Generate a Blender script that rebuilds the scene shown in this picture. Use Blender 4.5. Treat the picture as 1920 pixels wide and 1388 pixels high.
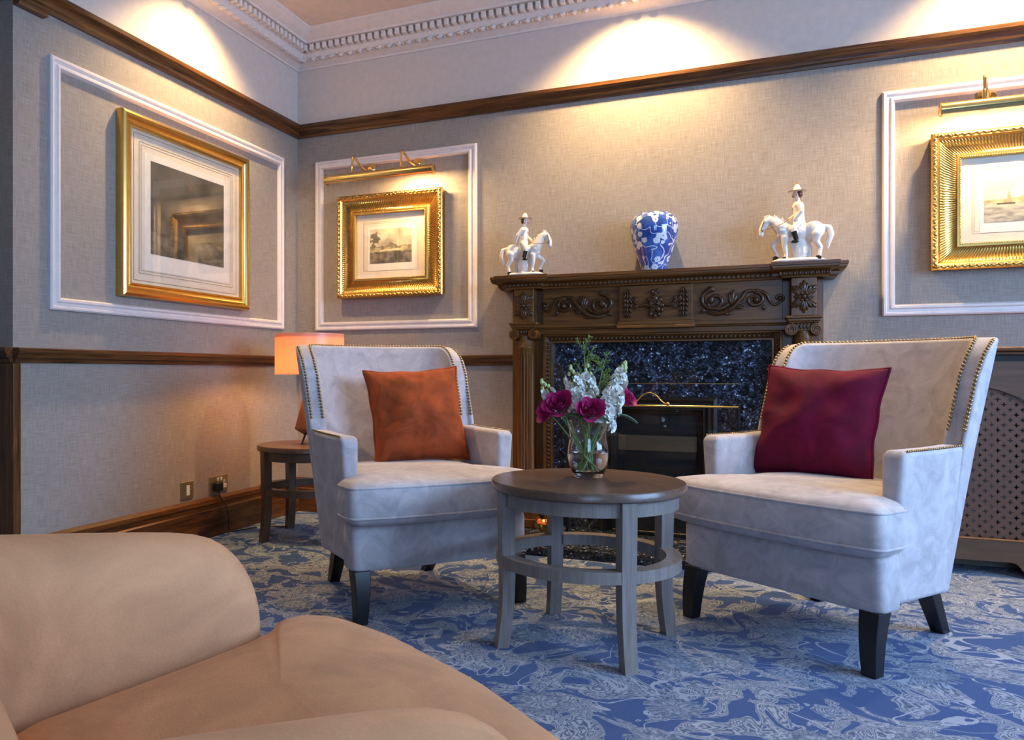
import bpy, bmesh, math, random
from mathutils import Vector, Matrix, noise as mnoise
random.seed(7)
S = bpy.context.scene
for o in list(bpy.data.objects): bpy.data.objects.remove(o)
COL = S.collection
PI = math.pi

# ------------------------------------------------------------------ camera
YAW = math.atan(647/1490)
CAM = (2.5143, -4.0322, 0.82)
cd = bpy.data.cameras.new('camera'); cam = bpy.data.objects.new('camera', cd); COL.objects.link(cam)
cam.location = CAM; cam.rotation_euler = (PI/2, 0, YAW)
cd.sensor_width = 36; cd.lens = 1490/1920*36; cd.shift_x = (960-780)/1920; cd.shift_y = 3/1920
cd.clip_start = .02
S.camera = cam
# ------------------------------------------------------------------ view, world
vs = S.view_settings
vs.view_transform = 'Standard'; vs.look = 'None'; vs.gamma = 1; vs.use_curve_mapping = False
vs.exposure = -0.28
W = bpy.data.worlds.new('world'); S.world = W; W.use_nodes = True
bg = W.node_tree.nodes['Background']; bg.inputs[0].default_value = (.55, .72, 1, 1); bg.inputs[1].default_value = 1.0
# ------------------------------------------------------------------ large lights
def light(name, kind, loc, rot, energy, color, **kw):
    l = bpy.data.lights.new(name, kind); l.energy = energy; l.color = color
    for k, v in kw.items(): setattr(l, k, v)
    o = bpy.data.objects.new(name, l); COL.objects.link(o); o.location = loc; o.rotation_euler = rot
    return o
COOL = (.36, .60, 1.0); WARM = (1.0, .69, .31)
# daylight entering by the tall windows of the right-hand wall and of the wall behind the camera
light('window_daylight', 'AREA', (5.52, -2.35, 1.62), (0, math.radians(60), 0), 290, COOL, shape='RECTANGLE', size=1.7, size_y=2.3)
light('window_daylight_rear', 'AREA', (3.6, -7.02, 1.62), (math.radians(66), 0, 0), 105, COOL, shape='RECTANGLE', size=1.8, size_y=1.7)
# recessed ceiling downlights washing the walls
for p in ((1.967, -.33), (3.50, -.33), (.33, -.99), (3.2, -2.6), (1.5, -3.2), (-.6, -2.5)):
    wall = p[1] > -1.2
    light('downlight_beam', 'SPOT', (p[0], p[1], 2.71), (0, .18, 0) if p[0] < .4 and wall else ((.18, 0, 0) if wall else (0, 0, 0)), 215 if wall else 14, WARM,
          spot_size=math.radians(116 if wall else 110), spot_blend=.85, shadow_soft_size=.03)
bpy.data.objects['downlight_beam.002'].data.energy = 150

# ------------------------------------------------------------------ mesh helpers
class MB:
    def __init__(s): s.v = []; s.f = []; s.c = []
    def add(s, vs_, fs, M=None):
        n = len(s.v)
        s.v += [tuple(M @ Vector(p)) if M is not None else tuple(p) for p in vs_]
        s.f += [tuple(i+n for i in f) for f in fs]
        return s
    def box(s, x0, x1, y0, y1, z0, z1, M=None):
        return s.add([(x0,y0,z0),(x1,y0,z0),(x1,y1,z0),(x0,y1,z0),(x0,y0,z1),(x1,y0,z1),(x1,y1,z1),(x0,y1,z1)],
              [(0,3,2,1),(4,5,6,7),(0,1,5,4),(1,2,6,5),(2,3,7,6),(3,0,4,7)], M)
    def loft(s, rings, closed=True, cap0=True, cap1=True, M=None):
        n = len(rings[0]); v = [p for r in rings for p in r]; f = []
        for i in range(len(rings)-1):
            for j in range(n if closed else n-1):
                a = i*n+j; b = i*n+(j+1) % n
                f.append((a, b, b+n, a+n))
        if cap0: f.append(tuple(range(n-1, -1, -1)))
        if cap1: f.append(tuple(range((len(rings)-1)*n, len(rings)*n)))
        return s.add(v, f, M)
    def lathe(s, prof, n=32, M=None, c=(0,0)):
        return s.loft([[(c[0]+r*math.cos(2*PI*k/n), c[1]+r*math.sin(2*PI*k/n), z) for k in range(n)] for r, z in prof], M=M)
    def tube(s, pts, r, n=8, M=None, up=(0,0,1)):
        pts = [Vector(p) for p in pts]; rings = []
        prev = None
        for i, p in enumerate(pts):
            t = (pts[min(i+1, len(pts)-1)] - pts[max(i-1, 0)]).normalized()
            u = Vector(up) if prev is None else prev
            a = u - t*u.dot(t)
            if a.length < 1e-4: a = Vector((1,0,0)) - t*t.x
            if a.length < 1e-4: a = Vector((0,1,0)) - t*t.y
            a.normalize(); b = t.cross(a); prev = a
            rr = r[i] if isinstance(r, (list, tuple)) else r
            rings.append([tuple(p + (a*math.cos(2*PI*k/n) + b*math.sin(2*PI*k/n))*rr) for k in range(n)])
        return s.loft(rings, M=M)
    def ball(s, c, r, n=8, m=5, M=None):
        if not isinstance(r, (tuple, list)): r = (r, r, r)
        rings = []
        for i in range(1, m):
            a = PI*i/m
            rings.append([(c[0]+r[0]*math.sin(a)*math.cos(2*PI*k/n), c[1]+r[1]*math.sin(a)*math.sin(2*PI*k/n), c[2]-r[2]*math.cos(a)) for k in range(n)])
        base = len(s.v)
        s.loft(rings, cap0=False, cap1=False, M=M)
        q = [(c[0], c[1], c[2]-r[2]), (c[0], c[1], c[2]+r[2])]
        s.v += [tuple(M @ Vector(p)) if M is not None else p for p in q]
        i0 = len(s.v)-2; last = base+(m-2)*n
        for k in range(n):
            s.f.append((i0, base+(k+1) % n, base+k)); s.f.append((i0+1, last+k, last+(k+1) % n))
        return s
    def extr(s, prof, x0, x1, M=None):          # profile [(y,z)] closed, extruded along x
        n = len(prof)
        return s.loft([[(x0, y, z) for y, z in prof], [(x1, y, z) for y, z in prof]], M=M)
    def frame(s, w, h, prof, M=None, closed=False):   # mitred rectangular frame, profile [(inset,out)]; local x right, z up, y=-out
        rings = []
        for i, o in prof:
            a, b = w/2-i, h/2-i
            rings.append([(-a,-o,-b),(a,-o,-b),(a,-o,b),(-a,-o,b)])
        if closed: rings.append(rings[0])
        return s.loft(rings, cap0=False, cap1=False, M=M)
    def build(s, name, mat, parent=None, smooth=None, bevel=0, segs=2, sub=0, loc=None, rot=None, kind=None, label=None):
        me = bpy.data.meshes.new(name); me.from_pydata(s.v, [], s.f); me.validate()
        bm = bmesh.new(); bm.from_mesh(me); bmesh.ops.recalc_face_normals(bm, faces=bm.faces); bm.to_mesh(me); bm.free()
        return link(name, me, mat, parent, smooth, bevel, segs, sub, loc, rot, kind, label)

def link(name, me, mat, parent=None, smooth=None, bevel=0, segs=2, sub=0, loc=None, rot=None, kind=None, label=None):
    o = bpy.data.objects.new(name, me); COL.objects.link(o)
    if mat and not me.materials: me.materials.append(mat)
    if smooth is not None:
        me.polygons.foreach_set('use_smooth', [True]*len(me.polygons))
        if smooth < 180: me.set_sharp_from_angle(angle=math.radians(smooth))
    if bevel:
        m = o.modifiers.new('bevel', 'BEVEL'); m.width = bevel; m.segments = segs; m.limit_method = 'ANGLE'; m.angle_limit = math.radians(35)
        me.polygons.foreach_set('use_smooth', [True]*len(me.polygons))
        m2 = o.modifiers.new('wn', 'WEIGHTED_NORMAL'); m2.keep_sharp = True
    if sub:
        m = o.modifiers.new('sub', 'SUBSURF'); m.levels = sub; m.render_levels = sub
        me.polygons.foreach_set('use_smooth', [True]*len(me.polygons))
    if parent: o.parent = parent
    if loc: o.location = loc
    if rot: o.rotation_euler = rot
    if kind: o['kind'] = kind
    if label: o['label'] = label
    return o
def share(src, parent, loc=(0,0,0), rot=(0,0,0), scale=(1,1,1)):
    o = src.copy(); COL.objects.link(o); o.parent = parent; o.location = loc; o.rotation_euler = rot; o.scale = scale
    return o
def tag(o, label, cat, group=None):
    o['label'] = label; o['category'] = cat
    if group: o['group'] = group
    return o
def thing(name, label, cat, loc=(0,0,0), rz=0, group=None):
    o = bpy.data.objects.new(name, None); COL.objects.link(o); o.location = loc; o.rotation_euler = (0,0,rz)
    o.empty_display_size = .05
    return tag(o, label, cat, group)
def struct(o): o['kind'] = 'structure'; return o
def T(x=0, y=0, z=0): return Matrix.Translation((x, y, z))
def R(a, ax): return Matrix.Rotation(a, 4, ax)
def spline(pts, n=8):
    out = []; P = [Vector(p) for p in pts]
    for i in range(len(P)-1):
        a, b, c, d = P[max(i-1,0)], P[i], P[i+1], P[min(i+2,len(P)-1)]
        for k in range(n):
            t = k/n
            out.append(.5*((2*b)+(c-a)*t+(2*a-5*b+4*c-d)*t*t+(3*b-a-3*c+d)*t**3))
    out.append(P[-1]); return out

# ------------------------------------------------------------------ material helpers
class NT:
    def __init__(s, name):
        s.m = bpy.data.materials.new(name); s.m.use_nodes = True; s.t = s.m.node_tree; s.n = s.t.nodes
        s.b = s.n['Principled BSDF']; s.out = s.n['Material Output']
    def nd(s, typ, **kw):
        n = s.n.new(typ)
        for k, v in kw.items():
            if k in n.inputs.keys(): n.inputs[k].default_value = v
            else: setattr(n, k, v)
        return n
    def l(s, a, b): s.t.links.new(a, b)
    def co(s, scale=(1,1,1), kind='Object'):
        tc = s.nd('ShaderNodeTexCoord'); mp = s.nd('ShaderNodeMapping'); s.l(tc.outputs[kind], mp.inputs[0]); mp.inputs['Scale'].default_value = scale
        return mp.outputs[0]
    def noise(s, vec, scale, detail=3, rough=.5, dist=0):
        n = s.nd('ShaderNodeTexNoise'); n.inputs['Scale'].default_value = scale; n.inputs['Detail'].default_value = detail
        n.inputs['Roughness'].default_value = rough; n.inputs['Distortion'].default_value = dist
        if vec: s.l(vec, n.inputs['Vector'])
        return n.outputs['Fac']
    def ramp(s, fac, stops, interp='LINEAR'):
        r = s.nd('ShaderNodeValToRGB'); e = r.color_ramp.elements; r.color_ramp.interpolation = interp
        while len(e) < len(stops): e.new(.5)
        for i, (p, c) in enumerate(stops):
            e[i].position = p; e[i].color = (*c, 1) if len(c) == 3 else c
        s.l(fac, r.inputs[0]); return r.outputs[0]
    def math(s, op, a, b=None, clamp=False):
        n = s.nd('ShaderNodeMath', operation=op, use_clamp=clamp)
        for i, x in enumerate((a, b)):
            if x is None: continue
            if isinstance(x, (int, float)): n.inputs[i].default_value = x
            else: s.l(x, n.inputs[i])
        return n.outputs[0]
    def mix(s, fac, a, b, mode='MIX'):
        n = s.nd('ShaderNodeMix', data_type='RGBA', blend_type=mode)
        for i, x in ((0, fac), (6, a), (7, b)):
            if isinstance(x, (int, float)): n.inputs[i].default_value = x
            elif isinstance(x, tuple): n.inputs[i].default_value = (*x, 1)
            else: s.l(x, n.inputs[i])
        return n.outputs[2]
    def bump(s, h, strength=.2, dist=.01):
        b = s.nd('ShaderNodeBump'); b.inputs['Strength'].default_value = strength; b.inputs['Distance'].default_value = dist
        s.l(h, b.inputs['Height']); s.l(b.outputs[0], s.b.inputs['Normal'])
    def set(s, col=None, rough=None, metal=None, **kw):
        if col is not None:
            if isinstance(col, tuple): s.b.inputs['Base Color'].default_value = (*col, 1)
            else: s.l(col, s.b.inputs['Base Color'])
        if rough is not None:
            if isinstance(rough, (int, float)): s.b.inputs['Roughness'].default_value = rough
            else: s.l(rough, s.b.inputs['Roughness'])
        if metal is not None: s.b.inputs['Metallic'].default_value = metal
        for k, v in kw.items(): s.b.inputs[k.replace('_', ' ')].default_value = v
        return s.m
def simple(name, col, rough=.5, metal=0, **kw):
    t = NT(name); v = t.noise(t.co(), 30, 3)
    c = t.mix(v, tuple(x*.88 for x in col), tuple(min(1, x*1.1) for x in col))
    return t.set(c, rough, metal, **kw)
def wood(name, axis, dark, light_, rough=.32, scale=1.0, contrast=(.35, .7)):
    t = NT(name); sc = [38*scale]*3; sc['XYZ'.index(axis)] = 2.2*scale
    co = t.co(tuple(sc)); n = t.noise(co, 1.0, 6, .6, 1.2)
    n2 = t.noise(co, 4.5, 3, .6)
    f = t.math('ADD', t.math('MULTIPLY', n, .75), t.math('MULTIPLY', n2, .25))
    c = t.ramp(f, [(contrast[0], dark), (contrast[1], light_)])
    t.bump(n2, .12, .002)
    return t.set(c, rough, Coat_Weight=.10, Coat_Roughness=.2, Specular_IOR_Level=.4)
def velvet(name, col, var=.22, sheen=.6, scale=7, rough=.75, streak=1.0):
    t = NT(name); co = t.co((1,1,streak)); n = t.noise(co, scale, 4, .6, 1.2); n2 = t.noise(co, 260, 2)
    f = t.math('ADD', t.math('MULTIPLY', n, .85), t.math('MULTIPLY', n2, .15))
    c = t.ramp(f, [(.32, tuple(x*(1-var) for x in col)), (.68, tuple(min(1, x*(1+var*.6)) for x in col))])
    t.bump(n2, .15, .002)
    m = t.set(c, rough, Specular_IOR_Level=.22)
    t.b.inputs['Sheen Weight'].default_value = sheen; t.b.inputs['Sheen Roughness'].default_value = .4
    t.b.inputs['Sheen Tint'].default_value = (*[min(1, x*1.4+.1) for x in col], 1)
    return m

def m_wallpaper():
    t = NT('linen_wallpaper')
    tc = t.nd('ShaderNodeTexCoord'); sx = t.nd('ShaderNodeSeparateXYZ'); t.l(tc.outputs['Object'], sx.inputs[0])
    u = t.math('ADD', sx.outputs[0], sx.outputs[1])
    def vec(a, b):
        c = t.nd('ShaderNodeCombineXYZ'); t.l(t.math('MULTIPLY', u, a), c.inputs[0]); t.l(t.math('MULTIPLY', sx.outputs[2], b), c.inputs[1]); return c.outputs[0]
    h = t.noise(vec(14, 300), 1, 3, .6); v = t.noise(vec(300, 14), 1, 3, .6); big = t.noise(vec(3, 3), 1, 2)
    w = t.math('ADD', t.math('MULTIPLY', h, .5), t.math('MULTIPLY', v, .5))
    w = t.math('ADD', t.math('MULTIPLY', w, .9), t.math('MULTIPLY', big, .1))
    c = t.ramp(w, [(.36, (.245, .205, .172)), (.5, (.318, .270, .232)), (.64, (.400, .347, .305))])
    t.bump(w, .25, .002)
    return t.set(c, .8)
def m_carpet():
    t = NT('scroll_carpet')
    co = t.co()
    # slow domain warp so that the foliage curls
    def warp(src, scale, amt):
        wn = t.nd('ShaderNodeTexNoise'); wn.inputs['Scale'].default_value = scale; wn.inputs['Detail'].default_value = 1.0; t.l(src, wn.inputs['Vector'])
        sub = t.nd('ShaderNodeVectorMath', operation='SUBTRACT'); t.l(wn.outputs['Color'], sub.inputs[0]); sub.inputs[1].default_value = (.5, .5, .5)
        sc = t.nd('ShaderNodeVectorMath', operation='SCALE'); t.l(sub.outputs[0], sc.inputs[0]); sc.inputs['Scale'].default_value = amt
        ad = t.nd('ShaderNodeVectorMath', operation='ADD'); t.l(src, ad.inputs[0]); t.l(sc.outputs[0], ad.inputs[1]); return ad.outputs[0]
    wv = warp(warp(co, 3.2, .30), 9, .07)
    fine = t.noise(co, 70, 3, .65); fz = t.math('SUBTRACT', fine, .5)
    # leaf bodies with ragged lobes
    n1 = t.noise(wv, 10.5, 1.5, .5, .8)
    lobes = t.noise(wv, 30, 1, .5, .5); lz = t.math('SUBTRACT', lobes, .5)
    a = t.math('ADD', n1, t.math('ADD', t.math('MULTIPLY', lz, .16), t.math('MULTIPLY', fz, .05)))
    leaf = t.ramp(a, [(.480, (0,0,0)), (.490, (1,1,1))])
    ribs = t.math('ABSOLUTE', t.math('SINE', t.math('MULTIPLY', a, 80)))
    # curling tendrils: thin contour of another warped noise
    n3 = t.noise(wv, 4.3, 1, .5, 1.6); ten = t.math('LESS_THAN', t.math('ABSOLUTE', t.math('SUBTRACT', n3, .47)), t.math('ADD', .010, t.math('MULTIPLY', fz, .02)))
    # flower heads: two rings of ragged petals round each Voronoi centre
    vo = t.nd('ShaderNodeTexVoronoi'); vo.inputs['Scale'].default_value = 3.3; vo.voronoi_dimensions = '2D'; vo.inputs['Randomness'].default_value = .8; t.l(co, vo.inputs['Vector'])
    dv = t.nd('ShaderNodeVectorMath', operation='SUBTRACT'); t.l(co, dv.inputs[0]); t.l(vo.outputs['Position'], dv.inputs[1])
    se = t.nd('ShaderNodeSeparateXYZ'); t.l(dv.outputs[0], se.inputs[0])
    ang = t.math('ADD', t.math('ARCTAN2', se.outputs[1], se.outputs[0]), t.math('MULTIPLY', lz, 1.6))
    dist = t.math('ADD', vo.outputs['Distance'], t.math('MULTIPLY', fz, .05))
    pet = t.math('ABSOLUTE', t.math('SINE', t.math('MULTIPLY', ang, 4.5)))
    fl = t.math('LESS_THAN', dist, t.math('ADD', t.math('MULTIPLY', pet, .085), .165))
    pet2 = t.math('ABSOLUTE', t.math('SINE', t.math('ADD', t.math('MULTIPLY', ang, 4.5), 1.5)))
    inner = t.math('LESS_THAN', dist, t.math('ADD', t.math('MULTIPLY', pet2, .06), .075))
    rings = t.math('ABSOLUTE', t.math('SINE', t.math('MULTIPLY', ang, 13.5)))
    blue = (.028, .066, .205); dk = (.055, .078, .145); mid = (.125, .158, .235); pale = (.33, .365, .44)
    def tone(f): return t.ramp(t.math('ADD', f, t.math('MULTIPLY', fz, 1.1)), [(.15, dk), (.55, mid), (1.0, pale)])
    c = t.mix(leaf, blue, tone(ribs))
    c = t.mix(ten, c, pale)
    c = t.mix(fl, c, tone(t.math('ADD', t.math('MULTIPLY', rings, .45), t.math('MULTIPLY', pet, .35))))
    c = t.mix(inner, c, tone(t.math('ADD', t.math('MULTIPLY', pet2, .6), .3)))
    pile = t.noise(co, 420, 2); c = t.mix(t.math('MULTIPLY', pile, .5), c, (.05, .06, .12), 'MULTIPLY') if False else c
    c2 = t.mix(.35, c, t.ramp(pile, [(.3, (.35, .35, .35)), (.7, (1, 1, 1))]), 'MULTIPLY')
    t.bump(t.math('ADD', pile, t.math('MULTIPLY', leaf, .4)), .3, .004)
    m = t.set(c2, .95); t.b.inputs['Sheen Weight'].default_value = .15
    t.b.inputs['Specular IOR Level'].default_value = .1
    return m
def m_granite():
    t = NT('blue_pearl_granite'); co = t.co((1,1,1))
    v = t.nd('ShaderNodeTexVoronoi'); v.inputs['Scale'].default_value = 150; t.l(co, v.inputs['Vector'])
    v2 = t.nd('ShaderNodeTexVoronoi'); v2.inputs['Scale'].default_value = 48; t.l(co, v2.inputs['Vector'])
    s = t.nd('ShaderNodeSeparateXYZ'); t.l(v.outputs['Color'], s.inputs[0])
    s2 = t.nd('ShaderNodeSeparateXYZ'); t.l(v2.outputs['Color'], s2.inputs[0])
    a = t.ramp(s.outputs[0], [(.0, (.008, .009, .013)), (.45, (.018, .021, .030)), (.70, (.045, .052, .070)), (.90, (.080, .092, .120)), (.975, (.30, .33, .38))], 'CONSTANT')
    b = t.ramp(s2.outputs[0], [(0, (.3, .3, .3)), (.5, (1, 1, 1)), (.9, (2.0, 2.2, 2.5))])
    c = t.mix(1.0, a, b, 'MULTIPLY')
    return t.set(c, .06)
def m_glass_pane(name, ior=1.5, tint=(1,1,1)):
    t = NT(name); tr = t.nd('ShaderNodeBsdfTransparent'); tr.inputs[0].default_value = (*tint, 1)
    gl = t.nd('ShaderNodeBsdfGlossy'); gl.inputs['Roughness'].default_value = .015
    fr0 = t.nd('ShaderNodeFresnel'); fr0.inputs[0].default_value = ior
    ge = t.nd('ShaderNodeNewGeometry'); fr = t.nd('ShaderNodeMath', operation='MULTIPLY'); inv = t.nd('ShaderNodeMath', operation='SUBTRACT'); inv.inputs[0].default_value = 1
    t.l(ge.outputs['Backfacing'], inv.inputs[1]); t.l(fr0.outputs[0], fr.inputs[0]); t.l(inv.outputs[0], fr.inputs[1])
    mx = t.nd('ShaderNodeMixShader'); t.l(fr.outputs[0], mx.inputs[0]); t.l(tr.outputs[0], mx.inputs[1]); t.l(gl.outputs[0], mx.inputs[2])
    t.l(mx.outputs[0], t.out.inputs[0]); return t.m
def m_attr(name, rough=.7):
    t = NT(name); a = t.nd('ShaderNodeAttribute'); a.attribute_name = 'Col'; return t.set(a.outputs['Color'], rough)
def m_vase():
    t = NT('blue_white_porcelain'); co = t.co()
    v = t.nd('ShaderNodeTexVoronoi'); v.inputs['Scale'].default_value = 27; v.inputs['Randomness'].default_value = .85; t.l(co, v.inputs['Vector'])
    n = t.noise(co, 90, 2)
    d = t.math('ADD', v.outputs['Distance'], t.math('MULTIPLY', t.math('SUBTRACT', n, .5), .28))
    s = t.nd('ShaderNodeSeparateXYZ'); t.l(v.outputs['Color'], s.inputs[0])
    thr = t.math('MULTIPLY', t.math('GREATER_THAN', s.outputs[0], .22), t.math('ADD', t.math('MULTIPLY', s.outputs[1], .14), .34))
    blossom = t.math('LESS_THAN', d, thr); core = t.math('LESS_THAN', d, .10)
    b1 = t.noise(co, 13, 1, .5, 1.0); br = t.math('LESS_THAN', t.math('ABSOLUTE', t.math('SUBTRACT', b1, .5)), .016)
    white = t.math('MULTIPLY', t.math('MAXIMUM', blossom, br), t.math('SUBTRACT', 1, t.math('MULTIPLY', core, .75)))
    ground = t.ramp(t.noise(co, 16, 2), [(.35, (.025, .065, .30)), (.65, (.07, .16, .50))])
    c = t.mix(white, ground, (.74, .78, .86))
    return t.set(c, .08, Coat_Weight=.6, Coat_Roughness=.04)

M = {}
M['wallpaper'] = m_wallpaper(); M['carpet'] = m_carpet(); M['granite'] = m_granite()
M['frieze'] = simple('cream_wall_paint', (.66, .57, .505), .7)
M['ceiling'] = simple('ceiling_paint', (.80, .65, .54), .8)
M['plaster'] = simple('plaster_white', (.80, .70, .635), .6)
M['panel_white'] = simple('satin_white_paint', (.80, .71, .67), .35)
DK, LT = (.024, .008, .003), (.21, .080, .021)
M['oak_x'] = wood('dark_oak_x', 'X', DK, LT); M['oak_y'] = wood('dark_oak_y', 'Y', DK, LT); M['oak_z'] = wood('dark_oak_z', 'Z', DK, LT)
FD, FL = (.066, .023, .004), (.22, .086, .016)
M['mantel_x'] = wood('mantel_oak_x', 'X', FD, FL, .36); M['mantel_z'] = wood('mantel_oak_z', 'Z', FD, FL, .36)
M['carving'] = wood('carved_oak', 'X', (.035, .013, .0045), (.11, .046, .014), .22, 2)
M['tan_wood'] = wood('radiator_cover_wood', 'X', (.10, .048, .026), (.17, .085, .048), .35)
M['grille_metal'] = simple('bronzed_grille', (.16, .075, .045), .35, .35)
M['table_grey'] = wood('greywashed_wood_z', 'Z', (.17, .140, .122), (.28, .235, .208), .35, 1.6)
M['table_top'] = wood('brown_table_top', 'X', (.085, .052, .038), (.14, .090, .068), .28, 1.2)
M['side_wood'] = wood('lamplit_side_table_wood', 'Z', (.075, .040, .024), (.14, .080, .050), .35, 1.6)  # same wood as the coffee table, orange lamplight put into the browner colour
M['velvet_grey'] = velvet('grey_lilac_velvet', (.50, .452, .455), .25, .25, 13)
M['velvet_tan'] = velvet('tan_velvet', (.60, .305, .150), .24, .22, 5)
M['velvet_rust'] = velvet('rust_velvet', (.34, .062, .014), .40, .28, 11)
M['velvet_wine'] = velvet('wine_velvet', (.135, .0012, .026), .40, .0, 8)
M['black_leg'] = simple('black_stained_leg', (.010, .009, .010), .35)
M['nail'] = simple('antique_brass_nail', (.36, .26, .13), .30, 1)
M['gold'] = simple('gilt', (.68, .43, .13), .28, 1)
M['gold_dark'] = simple('aged_gilt', (.46, .25, .06), .38, 1)
M['brass'] = simple('polished_brass', (.80, .55, .20), .20, 1)
M['steel_plate'] = simple('satin_brass_plate', (.52, .42, .22), .36, .9)
M['mat_board'] = simple('mat_board', (.80, .70, .55), .8)
M['ink_line'] = simple('mat_ruling', (.34, .22, .10), .8)
M['paper'] = simple('print_paper', (.86, .79, .68), .8)
M['print'] = m_attr('printed_landscape'); M['pane'] = m_glass_pane('picture_glass', 1.9); M['guard_glass'] = m_glass_pane('guard_glass', 1.45, (.86, .86, .86))
M['black_metal'] = simple('black_metal', (.010, .010, .011), .3, .3); M['iron'] = simple('cast_iron', (.020, .016, .014), .35, .5)
M['fire_strip'] = simple('smoked_glass_strip', (.13, .095, .058), .3); M['fire_black'] = simple('firebox_black', (.004, .004, .005), .5)
M['china'] = simple('cream_glazed_pottery', (.80, .74, .66), .10, 0, Coat_Weight=.6, Coat_Roughness=.05)
M['china_black'] = simple('black_glaze', (.010, .010, .010), .12); M['china_gold'] = simple('gilt_glaze', (.45, .26, .08), .25, .6)
M['china_hair'] = simple('brown_glaze', (.12, .045, .018), .2); M['china_skin'] = simple('flesh_glaze', (.80, .60, .50), .15)
M['vase'] = m_vase()
M['shade'] = None
M['lamp_wood'] = wood('lamp_oak', 'Z', (.20, .085, .03), (.34, .16, .06), .4)
M['black_plastic'] = simple('black_plastic', (.012, .012, .012), .3); M['white_plastic'] = simple('white_plastic', (.75, .72, .68), .35)
M['petal_rose'] = velvet('rose_petal', (.42, .016, .12), .40, .25, 22, .5); M['petal_white'] = velvet('white_petal', (.78, .78, .72), .10, .2, 30, .6)
M['bud'] = simple('green_bud', (.42, .52, .22), .5); M['stem'] = simple('green_stem', (.15, .28, .07), .4)
M['leaf'] = simple('dark_leaf', (.045, .11, .04), .4); M['leaf_blue'] = simple('grey_green_leaf', (.16, .30, .26), .4); M['fern'] = simple('fern_green', (.12, .21, .04), .5)
M['amber'] = simple('amber_coals', (.50, .12, .02), .2)
def m_glass():
    t = NT('clear_glass'); t.set((1,1,1), .0); t.b.inputs['Transmission Weight'].default_value = 1; t.b.inputs['IOR'].default_value = 1.45
    return t.m
M['glass'] = m_glass()
def m_water():
    t = NT('water'); t.set((.93, .97, .96), .0); t.b.inputs['Transmission Weight'].default_value = 1; t.b.inputs['IOR'].default_value = 1.33; return t.m
M['water'] = m_water()
def m_shade():
    t = NT('salmon_lamp_shade'); d = t.nd('ShaderNodeBsdfDiffuse'); d.inputs[0].default_value = (.78, .46, .32, 1)
    tr = t.nd('ShaderNodeBsdfTranslucent'); tr.inputs[0].default_value = (.95, .62, .44, 1)
    g = t.nd('ShaderNodeBsdfGlossy'); g.inputs['Roughness'].default_value = .35
    mx = t.nd('ShaderNodeMixShader'); mx.inputs[0].default_value = .45; t.l(d.outputs[0], mx.inputs[1]); t.l(tr.outputs[0], mx.inputs[2])
    m2 = t.nd('ShaderNodeMixShader'); m2.inputs[0].default_value = .05; t.l(mx.outputs[0], m2.inputs[1]); t.l(g.outputs[0], m2.inputs[2])
    t.l(m2.outputs[0], t.out.inputs[0]); return t.m
M['shade'] = m_shade()

# ================================================================== THE ROOM
XR, YF, ZC = 5.0, -6.5, 2.74
YE = -1.95                                    # end of the left wall
struct(MB().box(-1.3, XR, YF, 0.0, -.06, 0).build('floor', M['carpet']))
struct(MB().box(-1.4, XR+.1, YF-.1, .1, ZC, ZC+.08).build('ceiling', M['ceiling']))
ZR = 2.23                                     # wallpaper / frieze change, behind the picture rail
wl = struct(MB().box(-.1, 0, YE, .1, 0, ZR).build('wall_left', M['wallpaper']))
wb = struct(MB().box(0, XR+.1, 0, .1, 0, ZR).build('wall_back', M['wallpaper']))
MB().box(-.1, 0, YE, .1, ZR, ZC).build('frieze', M['frieze'], wl)
MB().box(0, XR+.1, 0, .1, ZR, ZC).build('frieze', M['frieze'], wb)
# right wall and wall behind the camera with window openings
wr = struct(MB().box(XR, XR+.1, -1.2, 0, 0, ZC).box(XR, XR+.1, YF, -3.5, 0, ZC).box(XR, XR+.1, -3.5, -1.2, 0, .6).box(XR, XR+.1, -3.5, -1.2, 2.3, ZC).build('wall_right', M['wallpaper']))
wf = struct(MB().box(-1.4, 2.7, YF-.1, YF, 0, ZC).box(4.5, XR+.1, YF-.1, YF, 0, ZC).box(2.7, 4.5, YF-.1, YF, 0, .6).box(2.7, 4.5, YF-.1, YF, 2.3, ZC).build('wall_front', M['wallpaper']))
def window(name, w, h, loc, rz):
    mb = MB(); mb.frame(w, h, [(0, 0), (0, .05), (.05, .05), (.05, 0), (0, 0)])
    mb.box(-.02, .02, -.045, -.005, -h/2+.05, h/2-.05)
    for z in (-h/6, h/6): mb.box(-w/2+.05, w/2-.05, -.04, -.01, z-.015, z+.015)
    struct(mb.build(name, M['panel_white'], loc=loc, rot=(0, 0, rz)))
window('window_1', 2.3, 1.7, (XR+.05, -2.35, 1.45), -PI/2)
window('window_2', 1.8, 1.7, (3.6, YF-.05, 1.45), PI)
# recess beyond the end of the left wall
wrr = struct(MB().box(-1.3, -.1, YE, YE+.1, .90, ZC).build('wall_recess', M['wallpaper']))
MB().box(-1.3, -.1, YE, YE+.1, 0, .90).build('oak_panelling', M['oak_z'], wrr)
struct(MB().box(-1.4, -1.3, YF, YE+.1, 0, ZC).build('wall_recess_side', M['wallpaper']))

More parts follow.
